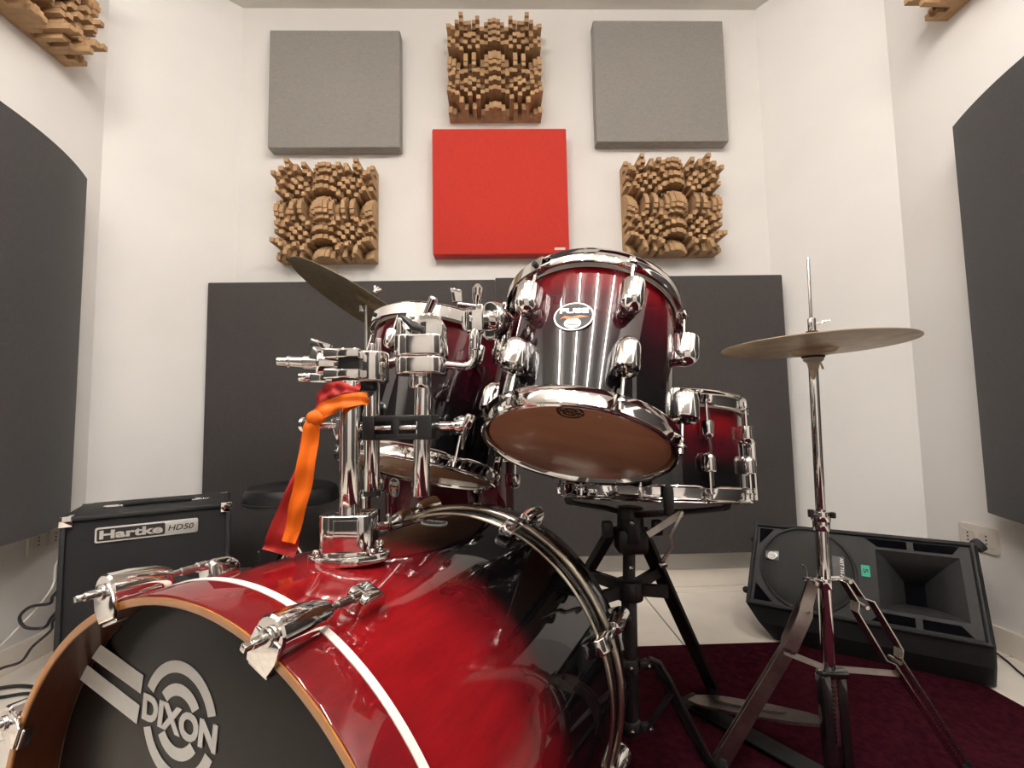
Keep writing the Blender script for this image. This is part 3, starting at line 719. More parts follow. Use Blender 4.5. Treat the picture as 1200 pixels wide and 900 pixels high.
# right ratchet
rr = MB(); rr.prism(rrect(0.068, 0.056, 0.020), -0.026, -0.002, T(*loc(-0.106, 0.652, 0.834)), bev=0.004, seg=3)
rr.prism(rrect(0.071, 0.059, 0.021), -0.002, 0.027, T(*loc(-0.106, 0.652, 0.834)), bev=0.003, seg=3); rr = rr.build('ratchet', 'chrome', th)
q = MB(); q.cyl(loc(-0.108, 0.655, 0.790), loc(-0.108, 0.655, 0.810), 0.0150, 22, bev=0.003); q.build('collar', 'chrome', rr)
q = MB(); q.cyl(loc(-0.094, 0.628, 0.868), loc(-0.094, 0.690, 0.868), 0.022, 26, bev=0.004); q.build('ratchet_drum', 'chrome', rr)
q = MB(); q.tube([loc(-0.100, 0.636, 0.880), loc(-0.096, 0.634, 0.888), loc(-0.086, 0.628, 0.908), loc(-0.085, 0.6275, 0.910)], [0.0048, 0.0050, 0.0062, 0.0045], 14); q.build('lever', 'chrome', rr)
q = MB(); q.tube([loc(-0.127, 0.630, 0.884), loc(-0.120, 0.628, 0.878), loc(-0.112, 0.626, 0.870), loc(-0.098, 0.626, 0.866)], [0.003, 0.0045, 0.006, 0.004], 10); q.build('wing_nut', 'black_metal', rr)
q = MB(); q.cyl(loc(-0.132, 0.640, 0.860), loc(-0.132, 0.640, 0.884), 0.0055, 14, bev=0.001); q.box(0.020, 0.012, 0.012, T(*loc(-0.128, 0.650, 0.866)), bev=0.002); q.build('adjusting_screw', 'chrome', rr)
# L-shaped rod to the front rack drum and its receiver with handles
q = MB(); q.tube([loc(-0.08, 0.655, 0.823), loc(-0.050, 0.660, 0.820), loc(-0.042, 0.661, 0.8215), loc(-0.0365, 0.662, 0.827), loc(-0.034, 0.662, 0.835), loc(-0.033, 0.664, 0.905)], 0.0055, 14); q.build('angle_rod', 'chrome', th)
q = MB(); q.cyl(loc(-0.0338, 0.6625, 0.842), loc(-0.0332, 0.664, 0.872), 0.0078, 16, bev=0.002); q.build('memory_sleeve', 'chrome', th)
rv = MB(); rv.cyl(loc(-0.047, 0.668, 0.886), loc(-0.008, 0.690, 0.890), 0.015, 22, bev=0.003); rv.cyl(loc(-0.014, 0.686, 0.889), loc(-0.002, 0.694, 0.890), 0.0285, 30, bev=0.003); rv.cyl(loc(-0.003, 0.693, 0.890), loc(0.0065, 0.700, 0.890), 0.020, 24)
rv.box(0.024, 0.022, 0.040, T(*loc(-0.033, 0.668, 0.888)), bev=0.003)
rv = rv.build('drum_receiver', 'chrome', th)
q = MB(); q.tube([loc(-0.030, 0.662, 0.905), loc(-0.030, 0.661, 0.912), loc(-0.029, 0.660, 0.918), loc(-0.0285, 0.659, 0.930), loc(-0.0282, 0.659, 0.936)], [0.0045, 0.0050, 0.0075, 0.0075, 0.003], 14); q.build('handle', 'chrome', rv)
q = MB(); q.cyl(loc(-0.032, 0.658, 0.903), loc(-0.056, 0.650, 0.905), 0.0042, 12); q.prism([(-0.007, 0.0), (0.007, 0.0), (0.0055, 0.017), (-0.0095, 0.020)], -0.003, 0.003, frame_axes(loc(-0.056, 0.650, 0.908), (1, 0, 0), (0, 0, 1)), bev=0.001); q.build('wing_bolt', 'chrome', rv)

# ------------------------------------------------------------------ ribbons tied to the holder
def ribbon_strip(pts, ws, side, th_=0.0012, ripple=0.0018, n=26):
    """gently rippled cloth strip"""
    pts = [Vector(p) for p in pts]
    out, wo = [], []
    for i in range(n+1):
        t = i/n*(len(pts)-1); k = min(int(t), len(pts)-2); f = t-k
        p0, p1, p2_, p3_ = pts[max(k-1, 0)], pts[k], pts[k+1], pts[min(k+2, len(pts)-1)]
        q = 0.5*((2*p1)+(p2_-p0)*f+(2*p0-5*p1+4*p2_-p3_)*f*f+(3*p1-p0-3*p2_+p3_)*f**3)
        out.append(q+Vector((0, ripple*math.sin(i*0.9), 0))); wo.append(ws[k]*(1-f)+ws[k+1]*f)
    b = MB(); side0 = Vector(side).normalized(); rows = []
    for i, q in enumerate(out):
        dd = (out[min(i+1, n)]-out[max(i-1, 0)]).normalized(); s_ = (side0-dd*side0.dot(dd)).normalized(); nn = dd.cross(s_)
        row = []
        for j in range(7):
            a = -1+2*j/6
            row.append(q+s_*a*wo[i]/2+nn*(0.0016*math.sin(a*4+i*0.35)))
        rows.append((row, nn))
    g = b.bm
    F_ = [[g.verts.new(v+nn*th_/2) for v in row] for row, nn in rows]; B_ = [[g.verts.new(v-nn*th_/2) for v in row] for row, nn in rows]
    for i in range(n):
        for j in range(6):
            g.faces.new([F_[i][j], F_[i][j+1], F_[i+1][j+1], F_[i+1][j]]); g.faces.new([B_[i][j], B_[i+1][j], B_[i+1][j+1], B_[i][j+1]])
        g.faces.new([F_[i][0], F_[i+1][0], B_[i+1][0], B_[i][0]]); g.faces.new([F_[i][6], B_[i][6], B_[i+1][6], F_[i+1][6]])
    g.faces.new([v for v in F_[0]]+[v for v in B_[0]][::-1]); g.faces.new([v for v in F_[n]][::-1]+[v for v in B_[n]])
    return b
ro = thing('ribbon', 'bright orange cloth ribbon tied around the chrome holder, hanging down', 'ribbon', T(-0.215, 0.582, 0.750))
def rl(x, y, z): return (x+0.215, y-0.582, z-0.750)
ribbon_strip([rl(-0.222, 0.583, 0.752), rl(-0.226, 0.580, 0.738), rl(-0.232, 0.580, 0.690), rl(-0.242, 0.582, 0.645), rl(-0.252, 0.584, 0.606)], [0.012, 0.020, 0.0215, 0.019, 0.0165], (1, 0.1, 0)).build('tail', 'ribbon_orange', ro, ang=60)
ribbon_strip([rl(-0.226, 0.586, 0.752), rl(-0.214, 0.581, 0.760), rl(-0.195, 0.579, 0.768), rl(-0.177, 0.582, 0.773), rl(-0.166, 0.592, 0.775), rl(-0.166, 0.607, 0.775)], [0.016, 0.020, 0.017, 0.017, 0.017, 0.015], (-0.25, 0.25, 1)).build('wrap', 'ribbon_orange', ro, ang=60)
kn = MB().ball(0.0098, T(*rl(-0.221, 0.582, 0.752)) @ Matrix.Diagonal((1.25, 0.8, 0.95, 1)), 14); kn.build('knot', 'ribbon_orange', ro)
rr_ = thing('ribbon', 'dark red sheer cloth ribbon hanging behind the orange one', 'ribbon', T(-0.215, 0.600, 0.755))
def rk(x, y, z): return (x+0.215, y-0.600, z-0.755)
ribbon_strip([rk(-0.226, 0.598, 0.752), rk(-0.238, 0.598, 0.735), rk(-0.247, 0.600, 0.685), rk(-0.260, 0.602, 0.640), rk(-0.269, 0.604, 0.6035), rk(-0.2735, 0.605, 0.588)], [0.010, 0.010, 0.013, 0.027, 0.038, 0.040], (1, 0.2, 0)).build('tail', 'ribbon_red', rr_, ang=60)
ribbon_strip([rk(-0.226, 0.598, 0.757), rk(-0.217, 0.594, 0.776), rk(-0.204, 0.588, 0.786), rk(-0.188, 0.586, 0.788), rk(-0.172, 0.594, 0.786)], [0.014, 0.020, 0.018, 0.015, 0.012], (-0.6, 0.2, 1)).build('wrap', 'ribbon_red', rr_, ang=60)

# ------------------------------------------------------------------ cymbals
def cymbal_mesh(R, bell_r, bell_h, bow, name, mat, th_=0.0014):
    pr = []
    n = 28
    def zz(r):
        z = -bow*((r-bell_r)/(R-bell_r))**1.6 if r > bell_r else bell_h*math.sqrt(max(0, 1-(r/bell_r)**2))*0.9
        return z
    rs = [0.006+(bell_r-0.006)*i/9 for i in range(10)]+[bell_r+(R-bell_r)*i/n for i in range(1, n+1)]
    top = [(r, zz(r)) for r in rs]; bot = [(r, zz(r)-th_) for r in rs][::-1]
    return MB().lathe(top+bot, 96, closed=True).mesh(name, mat, ang=60)
def axis_matrix(C, a): return axes_z(C, a)
# hi-hat
hh = thing('hi_hat_cymbal', 'flat bronze hi-hat cymbal on the tall chrome stand', 'cymbal', axis_matrix((0.660, 0.98, 0.8935), (-0.005, 0.02, 1)))
link('top_disc', cymbal_mesh(0.1778, 0.045, 0.016, 0.0085, 'top_disc', 'hat_bronze'), hh, T(0, 0, 0.004))
cm = link('bottom_disc', cymbal_mesh(0.1772, 0.045, 0.016, 0.0085, 'bottom_disc', 'hat_bronze'), hh, T(0, 0, -0.014) @ Rx(PI))
hs = thing('hi_hat_stand', 'chrome two-legged hi-hat stand with foot pedal on the rug', 'stand', T(0.652, 0.98, RUGZ))
def hl(x, y, z): return (x-0.652, y-0.98, z-RUGZ)
MB().cyl(hl(0.648, 0.98, 0.225), hl(0.653, 0.98, 0.545), 0.0122, 20, bev=0.001).build('lower_tube', 'chrome', hs)
MB().cyl(hl(0.653, 0.98, 0.52), hl(0.658, 0.98, 0.845), 0.0090, 18, bev=0.001).build('upper_tube', 'chrome', hs)
MB().cyl(hl(0.658, 0.98, 0.83), hl(0.662, 0.98, 1.078), 0.0030, 10, bev=0.0006).build('pull_rod', 'steel', hs)
q = MB(); q.tube([hl(0.6582, 0.98, 0.838), hl(0.6582, 0.98, 0.840), hl(0.6585, 0.98, 0.852), hl(0.6587, 0.98, 0.858), hl(0.6588, 0.98, 0.863)], [0.009, 0.0095, 0.0115, 0.019, 0.019], 22); q.cyl(hl(0.668, 0.972, 0.852), hl(0.6715, 0.970, 0.838), 0.0022, 8); q.build('cymbal_seat', 'nylon', hs)
MB().cyl(hl(0.6588, 0.98, 0.863), hl(0.659, 0.98, 0.871), 0.0215, 24, bev=0.002).build('felt_washer', 'felt_washer', hs)
q = MB(); q.cyl(hl(0.660, 0.98, 0.914), hl(0.660, 0.98, 0.920), 0.0115, 18, bev=0.002); q.build('felt_washer', 'felt_washer', hs)
q = MB(); q.cyl(hl(0.6605, 0.98, 0.919), hl(0.661, 0.98, 0.947), 0.0076, 18, bev=0.0015); cu_ = q.build('clutch', 'chrome', hs)
q = MB(); q.cyl(hl(0.666, 0.978, 0.935), hl(0.676, 0.974, 0.936), 0.0032, 10); q.tube([hl(0.676, 0.974, 0.932), hl(0.679, 0.973, 0.938), hl(0.692, 0.968, 0.9395)], [0.002, 0.0028, 0.0020], 8); q.build('wing_bolt', 'chrome', cu_)
q = MB(); q.cyl(hl(0.6525, 0.98, 0.508), hl(0.653, 0.98, 0.530), 0.0155, 20, bev=0.003); q.cyl(hl(0.6525, 0.98, 0.527), hl(0.6535, 0.98, 0.548), 0.0175, 20, bev=0.002); ml = q.build('memory_lock', 'chrome', hs)
q = MB(); q.cyl(hl(0.640, 0.975, 0.540), hl(0.626, 0.970, 0.541), 0.0035, 10); q.box(0.010, 0.008, 0.016, T(*hl(0.626, 0.970, 0.545)), bev=0.002); q.box(0.008, 0.012, 0.012, T(*hl(0.672, 0.972, 0.540)), bev=0.002); q.build('wing_bolt', 'black_metal', ml)
q = MB(); q.cyl(hl(0.651, 0.98, 0.394), hl(0.6512, 0.98, 0.414), 0.0150, 20, bev=0.002); q.box(0.080, 0.014, 0.006, T(*hl(0.652, 0.98, 0.412)), bev=0.001); co = q.build('leg_collar', 'chrome', hs)
q = MB(); q.cyl(hl(0.620, 0.968, 0.417), hl(0.598, 0.962, 0.420), 0.0028, 8); q.tube([hl(0.606, 0.964, 0.420), hl(0.604, 0.963, 0.440), hl(0.597, 0.961, 0.447)], 0.0018, 8); q.build('wing_bolt', 'steel', co)
# legs: pair of flat bars each
for k, (top, mid1, mid2, foot, jx) in enumerate((((0.622, 0.972, 0.410), (0.606, 0.980, 0.352), (0.575, 0.994, 0.270), (0.446, 1.045, 0.022), 0.5),
                                                 ((0.690, 0.972, 0.412), (0.722, 0.974, 0.360), (0.785, 0.980, 0.250), (0.925, 0.985, 0.022), 0.5))):
    leg = MB()
    if k == 0: sdv, gap = (0.9, -0.25, 0.4), Vector((0.005, 0.012, 0.004))
    else: sdv, gap = (-0.15, 1, 0.1), Vector((0.016, 0.0, 0.0095))
    T_, A_, B_, C_ = [Vector(hl(*v)) for v in (top, mid1, mid2, foot)]
    for s in (-1, 1):
        pts = [T_+gap*s*0.35, T_.lerp(A_, 0.75)+gap*s*0.40, A_+gap*s*1.05, B_.lerp(A_, 0.12)+gap*s*1.05, B_+gap*s*0.45, B_.lerp(C_, 0.9)+gap*s*0.45, C_+gap*s*0.45]
        leg.strip(pts, [0.020, 0.022, 0.026, 0.026, 0.026, 0.030, 0.030] if k == 0 else 0.020, 0.0022, sdv)
    leg = leg.build('leg', 'worn_steel' if k == 0 else 'steel', hs)
    f = Vector(foot)
    MB().cyl(hl(f.x, f.y, RUGZ+0.001), hl(f.x+(0.006 if k == 0 else -0.006), f.y, 0.036), 0.013, 14, bev=0.004).build('rubber_foot', 'rubber', leg)
    for pt in (T_, A_, B_):
        MB().cyl(pt+Vector((0, -0.014, 0)), pt+Vector((0, 0.014, 0)), 0.004, 10).build('rivet', 'steel', leg)
MB().strip([hl(0.566, 0.990, 0.268), hl(0.640, 0.978, 0.240)], 0.011, 0.0025, (0, 0.3, 1)).build('brace', 'worn_steel', hs)
MB().strip([hl(0.660, 0.978, 0.238), hl(0.792, 0.982, 0.222)], 0.011, 0.0025, (0, 0.3, 1)).build('brace', 'worn_steel', hs)
q = MB(); q.box(0.056, 0.020, 0.016, T(*hl(0.650, 0.972, 0.232)), bev=0.003)
q.box(0.019, 0.022, 0.205, T(*hl(0.633, 0.972, 0.130)) @ Ry(-0.03), bev=0.003); q.box(0.019, 0.022, 0.200, T(*hl(0.668, 0.978, 0.135)) @ Ry(-0.03), bev=0.003)
q.box(0.090, 0.050, 0.010, T(*hl(0.655, 0.985, 0.022)), bev=0.003); q.build('pedal_frame', 'black_lacquer', hs)
q = MB()
for i in range(15):
    q.cyl(hl(0.6505, 0.966, 0.222-i*0.0085), hl(0.6505, 0.976, 0.222-i*0.0085), 0.0046, 8)
q.build('drive_chain', 'steel', hs)
fbm = Matrix.Identity(4)
heel, toe = Vector(hl(0.478, 1.262, 0.030)), Vector(hl(0.640, 0.990, 0.128))
dv = (toe-heel).normalized(); sv = Vector((dv.y, -dv.x, 0)).normalized()
q = MB(); wds = [0.034, 0.062, 0.076, 0.074, 0.058, 0.030]
q.strip([heel+dv*(toe-heel).length*t_ for t_ in (0.0, 0.10, 0.25, 0.6, 0.85, 1.0)], wds, 0.006, sv)
fo = q.build('footboard', 'worn_steel', hs)
q = MB(); q.strip([heel+Vector((0, 0, 0.006))+dv*(toe-heel).length*t_ for t_ in (0.20, 0.35, 0.6, 0.75)], [0.010, 0.018, 0.022, 0.008], 0.004, sv); q.build('foot_ridge', 'worn_steel', fo)
q = MB(); q.strip([Vector(hl(0.480, 1.265, 0.016)), Vector(hl(0.655, 0.975, 0.020))], 0.050, 0.004, sv); q.box(0.060, 0.030, 0.014, T(*hl(0.474, 1.268, 0.0205)) @ Rz(math.atan2(sv.y, sv.x)), bev=0.003); q.build('base_plate', 'black_metal', hs)
# crash cymbal and its stand
CN = (0.586, 0.144, 1)
cr = thing('crash_cymbal', 'dark bronze cymbal tilted steeply on its stand, upper left of the drums', 'cymbal', axis_matrix((-0.377, 1.362, 1.083), CN))
link('cymbal_disc', cymbal_mesh(0.229, 0.060, 0.022, 0.024, 'cymbal_disc', 'cymbal_bronze'), cr, T(0, 0, 0.010))
cs = thing('cymbal_stand', 'thin chrome cymbal stand mostly hidden behind the drum holder', 'stand', T(-0.374, 1.352, RUGZ))
def cs_l(x, y, z): return (x+0.374, y-1.352, z-RUGZ)
MB().cyl(cs_l(-0.374, 1.352, 0.10), cs_l(-0.374, 1.352, 0.56), 0.0127, 16).build('lower_tube', 'chrome', cs)
MB().cyl(cs_l(-0.374, 1.352, 0.52), cs_l(-0.374, 1.352, 0.87), 0.0095, 16).build('middle_tube', 'chrome', cs)
MB().cyl(cs_l(-0.374, 1.352, 0.84), cs_l(-0.374, 1.352, 1.078), 0.0055, 14).build('upper_tube', 'chrome', cs)
for z in (0.55, 0.865):
    q = MB(); q.cyl(cs_l(-0.374, 1.352, z-0.014), cs_l(-0.374, 1.352, z+0.012), 0.0165, 18, bev=0.003); q.cyl(cs_l(-0.36, 1.345, z), cs_l(-0.338, 1.335, z), 0.0045, 10); q.box(0.006, 0.010, 0.026, T(*cs_l(-0.337, 1.335, z+0.004)), bev=0.002); q.build('height_clamp', 'chrome', cs)
nrm = Vector(CN).normalized(); c0 = Vector((-0.377, 1.362, 1.083))
q = MB(); q.cyl(cs_l(-0.386, 1.352, 1.060), cs_l(-0.386, 1.352, 1.078), 0.0095, 16, bev=0.002)
q.cyl(Vector(cs_l(*(c0-nrm*0.022))), Vector(cs_l(*(c0+nrm*0.062))), 0.0038, 12); q.box(0.012, 0.016, 0.014, T(*cs_l(-0.388, 1.357, 1.066)), bev=0.003); q.build('tilter', 'chrome', cs)
q = MB(); q.cyl(Vector(cs_l(*(c0-nrm*0.012))), Vector(cs_l(*(c0-nrm*0.004))), 0.013, 16, bev=0.002); q.cyl(Vector(cs_l(*(c0+nrm*0.030))), Vector(cs_l(*(c0+nrm*0.040))), 0.013, 16, bev=0.002); q.build('felt_washer', 'felt_washer', cs)
q = MB(); q.cyl(Vector(cs_l(*(c0+nrm*0.041))), Vector(cs_l(*(c0+nrm*0.050))), 0.007, 12, bev=0.001)
for s in (-1, 1):
    q.tube([Vector(cs_l(*(c0+nrm*0.044))), Vector(cs_l(*(c0+nrm*0.060+Vector((s*0.010, -s*0.004, -s*0.006)))))], [0.003, 0.0042], 8)
q.build('wing_nut', 'chrome', cs)
for k in range(3):
    a = math.radians(100+120*k)
    dx, dy = math.cos(a), math.sin(a)
    lg_ = MB().strip([(0.012*dx, 0.012*dy, 0.44), (0.245*dx, 0.245*dy, 0.008)], 0.020, 0.004, (-dy, dx, 0)).build('leg', 'chrome', cs)
    MB().cyl((0.245*dx, 0.245*dy, 0.0), (0.240*dx, 0.240*dy, 0.024), 0.012, 12, bev=0.003).build('rubber_foot', 'rubber', lg_)
    MB().strip([(0.012*dx, 0.012*dy, 0.13), (0.150*dx, 0.150*dy, 0.185)], 0.016, 0.003, (-dy, dx, 0)).build('brace', 'chrome', cs)

# ------------------------------------------------------------------ snare stand
sn = thing('snare_stand', 'black tripod stand holding the snare drum, beside the bass drum', 'stand', T(0.250, 0.955, RUGZ))
def sl(x, y, z): return (x-0.250, y-0.955, z-RUGZ)
MB().cyl(sl(0.240, 0.955, 0.145), sl(0.246, 0.955, 0.43), 0.0150, 18, bev=0.002).build('lower_tube', 'black_metal', sn)
MB().cyl(sl(0.245, 0.955, 0.40), sl(0.252, 0.955, 0.55), 0.0120, 18).build('upper_tube', 'black_metal', sn)
q = MB(); q.cyl(sl(0.247, 0.955, 0.392), sl(0.248, 0.955, 0.430), 0.026, 22, bev=0.004)
for e in ((0.338, 1.057, 0.412), (0.180, 1.055, 0.412), (0.180, 0.935, 0.402), (0.318, 0.940, 0.410)): q.strip([sl(0.248, 0.955, 0.412), sl(*e)], 0.022, 0.012, (0, 0, 1))
q.build('leg_collar', 'black_metal', sn)
for nm, x, y, z, rr2 in (('lower_hub', 0.238, 0.955, 0.158, 0.020), ('brace_hub', 0.240, 0.955, 0.272, 0.020)):
    q = MB(); q.cyl(sl(x, y, z-0.013), sl(x, y, z+0.013), rr2, 18, bev=0.003)
    for s in (-1, 1): q.box(0.024, 0.014, 0.016, T(*sl(x+s*0.030, y-0.006, z)), bev=0.004)
    h = q.build(nm, 'black_metal', sn)
    for s in (-0.036, 0.0, 0.036): MB().ball(0.0045, T(*sl(x+s, y-0.019 if s == 0 else y-0.013, z)), 10).build('rivet', 'steel', h)
legs = (((0.280, 0.985, 0.52), (0.556, 1.327)), ((0.225, 0.985, 0.52), (0.02, 1.300)), ((0.276, 0.940, 0.285), (0.430, 0.985)))
for k, (a, b) in enumerate(legs):
    if k < 2:
        dv = Vector((b[0]-a[0], b[1]-a[1], 0)).normalized(); sdv = (-dv.y, dv.x, 0)
        pts = [sl(*a), sl(b[0], b[1], RUGZ+0.014)]
        lg_ = MB().strip(pts, 0.030, 0.012, sdv).build('leg', 'black_metal', sn)
    else:
        q = MB()
        for s in (-1, 1):
            o_ = Vector((0.004*s, -0.006*s, 0.004*s))
            q.tube([Vector(sl(*v))+o_ for v in ((0.272, 0.945, 0.283), (0.290, 0.945, 0.276), (0.312, 0.948, 0.238), (0.345, 0.958, 0.170), (0.385, 0.972, 0.090), (0.430, 0.985, 0.028))], 0.0055, 8)
        lg_ = q.build('leg', 'black_metal', sn)
    MB().cyl(sl(b[0], b[1], RUGZ+0.001), sl(b[0]-0.003, b[1], RUGZ+0.030), 0.012, 12, bev=0.003).build('rubber_foot', 'rubber', lg_)
MB().strip([sl(0.268, 0.945, 0.158), sl(0.312, 0.946, 0.212), sl(0.326, 0.950, 0.225)], 0.012, 0.004, (0, 1, 0.2)).build('brace', 'black_metal', sn)
MB().strip([sl(0.212, 0.965, 0.158), sl(0.16, 1.05, 0.25)], 0.012, 0.004, (1, 0.4, 0)).build('brace', 'black_metal', sn)
# basket
q = MB(); q.cyl(sl(0.252, 0.955, 0.50), sl(0.256, 0.957, 0.570), 0.026, 20, bev=0.005); q.ball(0.026, T(*sl(0.254, 0.956, 0.545)), 16); q.box(0.06, 0.05, 0.05, T(*sl(0.254, 0.958, 0.505)), bev=0.010); q.box(0.020, 0.020, 0.030, T(*sl(0.205, 0.945, 0.530)), bev=0.005); q.box(0.020, 0.020, 0.030, T(*sl(0.303, 0.945, 0.530)), bev=0.005); bk = q.build('basket_hub', 'black_metal', sn)
Ms = MS
for a in (-100, 20, 140):
    a = math.radians(a); R_ = 0.1885
    def sp_(r, z): 
        v = Ms @ Vector((r*math.cos(a), r*math.sin(a), z)); return Vector(sl(v.x, v.y, v.z))
    hubp = Vector(sl(0.254, 0.957, 0.553))
    arm = MB().tube([hubp, sp_(0.10, -0.040), sp_(R_-0.01, -0.034), sp_(R_+0.004, -0.026), sp_(R_+0.005, -0.012)], 0.006, 10).build('basket_arm', 'black_metal', sn)
    MB().tube([sp_(R_-0.006, -0.0335), sp_(R_+0.004, -0.031), sp_(R_+0.0065, -0.022), sp_(R_+0.0065, -0.002), sp_(R_+0.0065, 0.006), sp_(R_+0.006, 0.011)], [0.006, 0.0075, 0.0085, 0.0085, 0.0075, 0.003], 12).build('rubber_grip', 'rubber', arm)
q = MB(); q.strip([sl(0.306, 0.930, 0.470), sl(0.325, 0.925, 0.500), sl(0.322, 0.925, 0.520), sl(0.345, 0.920, 0.565)], 0.012, 0.005, (0.3, 1, 0)); q.cyl(sl(0.300, 0.928, 0.462), sl(0.312, 0.926, 0.468), 0.007, 12, bev=0.002); q.build('tilt_lever', 'steel', bk)
q = MB(); q.strip([sl(0.280, 0.930, 0.520), sl(0.345, 0.925, 0.560)], 0.012, 0.004, (0.1, 0.2, 1)); q.build('support_bar', 'worn_steel', bk)
for z in (0.455, 0.545): MB().ball(0.005, T(*sl(0.248, 0.925 if z > 0.5 else 0.942, z)), 10).build('rivet', 'steel', bk)

# ------------------------------------------------------------------ drum stool
dt = thing('drum_stool', 'round black padded drum stool in the shade by the back wall', 'stool', T(-0.750, 1.76, 0.001))
MB().lathe([(0.0001, 0.462), (0.140, 0.462), (0.152, 0.467), (0.156, 0.478), (0.155, 0.505), (0.148, 0.520), (0.130, 0.527), (0.0001, 0.529)], 48).build('seat', 'leatherette', dt)
MB().lathe([(0.1555, 0.470), (0.1585, 0.472), (0.1585, 0.476), (0.1555, 0.478)], 48, closed=True).build('seat_piping', 'black_plastic', dt)
MB().cyl((0, 0, 0.10), (0, 0, 0.462), 0.014, 16).build('pole', 'chrome', dt)
q = MB(); q.cyl((0, 0, 0.43), (0, 0, 0.462), 0.035, 20, bev=0.004); q.cyl((0.02, -0.02, 0.44), (-0.03, -0.06, 0.438), 0.004, 8); q.build('seat_clamp', 'black_metal', dt)
for k in range(3):
    a = math.radians(120*k); dx, dy = math.cos(a), math.sin(a)
    lg_ = MB().strip([(0.012*dx, 0.012*dy, 0.33), (0.22*dx, 0.22*dy, 0.01)], 0.022, 0.006, (-dy, dx, 0)).build('leg', 'chrome', dt)
    MB().cyl((0.22*dx, 0.22*dy, 0.0), (0.216*dx, 0.216*dy, 0.024), 0.014, 12, bev=0.003).build('rubber_foot', 'rubber', lg_)

# ------------------------------------------------------------------ bass amplifier
AW, AH, AD = 0.418, 0.492, 0.30
pa, pb = Vector((-1.248, 1.405, 0)), Vector((-0.885, 1.615, 0))
am_x = (pb-pa).normalized(); am_y = Vector((0, 0, 1)).cross(am_x)
MA = Matrix((am_x, am_y, Vector((0, 0, 1)))).transposed().to_4x4(); MA.translation = pa+Vector((0, 0, 0.001))
am = thing('bass_amplifier', 'black bass guitar amplifier with silver nameplate standing by the left wall', 'amplifier', MA)
q = MB(); f0 = 0.014
for bx in ((AW/2, AD/2, f0/2+0.008, AW, AD, f0), (AW/2, AD/2, AH-f0/2, AW, AD, f0), (f0/2, AD/2, AH/2+0.004, f0, AD, AH-0.008), (AW-f0/2, AD/2, AH/2+0.004, f0, AD, AH-0.008), (AW/2, AD-f0/2, AH/2, AW-0.01, f0, AH-0.02)):
    q.box(bx[3], bx[4], bx[5], T(*bx[:3]), bev=0.005)
q.build('cabinet', 'vinyl', am)
MB().box(AW-2*f0+0.001, 0.012, AH-2*f0-0.006, T(AW/2, 0.016, AH/2+0.004), bev=0.003).build('grille_cloth', 'grille_cloth', am)
sp = MB().lathe([(0.118, 0.0), (0.124, 0.004), (0.098, 0.005), (0.090, 0.003), (0.086, 0.001)], 48, T(AW/2+0.005, 0.0098, 0.19) @ Rx(PI/2)).build('speaker_ring', 'cone_paper', am)
MB().lathe([(0.082, 0.0012), (0.045, 0.002), (0.0001, 0.0035)], 36, T(AW/2+0.005, 0.0098, 0.19) @ Rx(PI/2)).build('speaker_cap', 'grille_cloth', sp)
PX = frame_axes((AW*0.485, 0.010, AH-0.062), (1, 0, 0), (0, 0, 1))
npl = MB().prism(rrect(0.252, 0.044, 0.006), 0, 0.004, PX, bev=0.001).build('nameplate', 'silver_print', am)
MB().prism(rrect(0.162, 0.035, 0.005), 0.0035, 0.0046, PX @ T(-0.0400, 0, 0)).build('dark_field', 'black_print', npl, smooth=False)
text_part('lettering', 'Hartke', 0.03, 'silver_print', npl, PX @ T(-0.0400, 0.0005, 0.0048), bold=0.0011, width=0.150, height=0.025)
text_part('lettering', 'HD50', 0.03, 'black_print', npl, PX @ T(0.0815, 0, 0.0045), bold=0.0003, width=0.066, height=0.017, shear=0.2)
hn = MB(); hn.tube([(0.115, 0.13, AH+0.004), (0.125, 0.13, AH+0.007), (0.150, 0.13, AH+0.009), (0.28, 0.13, AH+0.009), (0.305, 0.13, AH+0.007), (0.315, 0.13, AH+0.004)], [0.007, 0.008, 0.0095, 0.0095, 0.008, 0.007], 12); hn = hn.build('carry_handle', 'rubber', am)
for x in (0.10, 0.33): MB().box(0.050, 0.026, 0.006, T(x, 0.13, AH+0.0035), bev=0.002).build('handle_end', 'chrome', hn)
for x in (0, AW):
    for y in (0, AD):
        for z in (0.012, AH):
            sx, sy, sz = (1 if x == 0 else -1), (1 if y == 0 else -1), (1 if z < 0.1 else -1)
            q = MB(); q.box(0.030, 0.030, 0.003, T(x+sx*0.0135, y+sy*0.0135, z-sz*0.0005), bev=0.0012)
            q.box(0.003, 0.030, 0.030, T(x-sx*0.0005, y+sy*0.0135, z+sz*0.0135), bev=0.0012); q.box(0.030, 0.003, 0.030, T(x+sx*0.0135, y-sy*0.0005, z+sz*0.0135), bev=0.0012)
            q.build('corner_cap', 'chrome', am)
for x in (0.04, AW-0.04):
    for y in (0.04, AD-0.04): MB().cyl((x, y, 0.0), (x, y, 0.010), 0.014, 12, bev=0.002).build('foot', 'rubber', am)
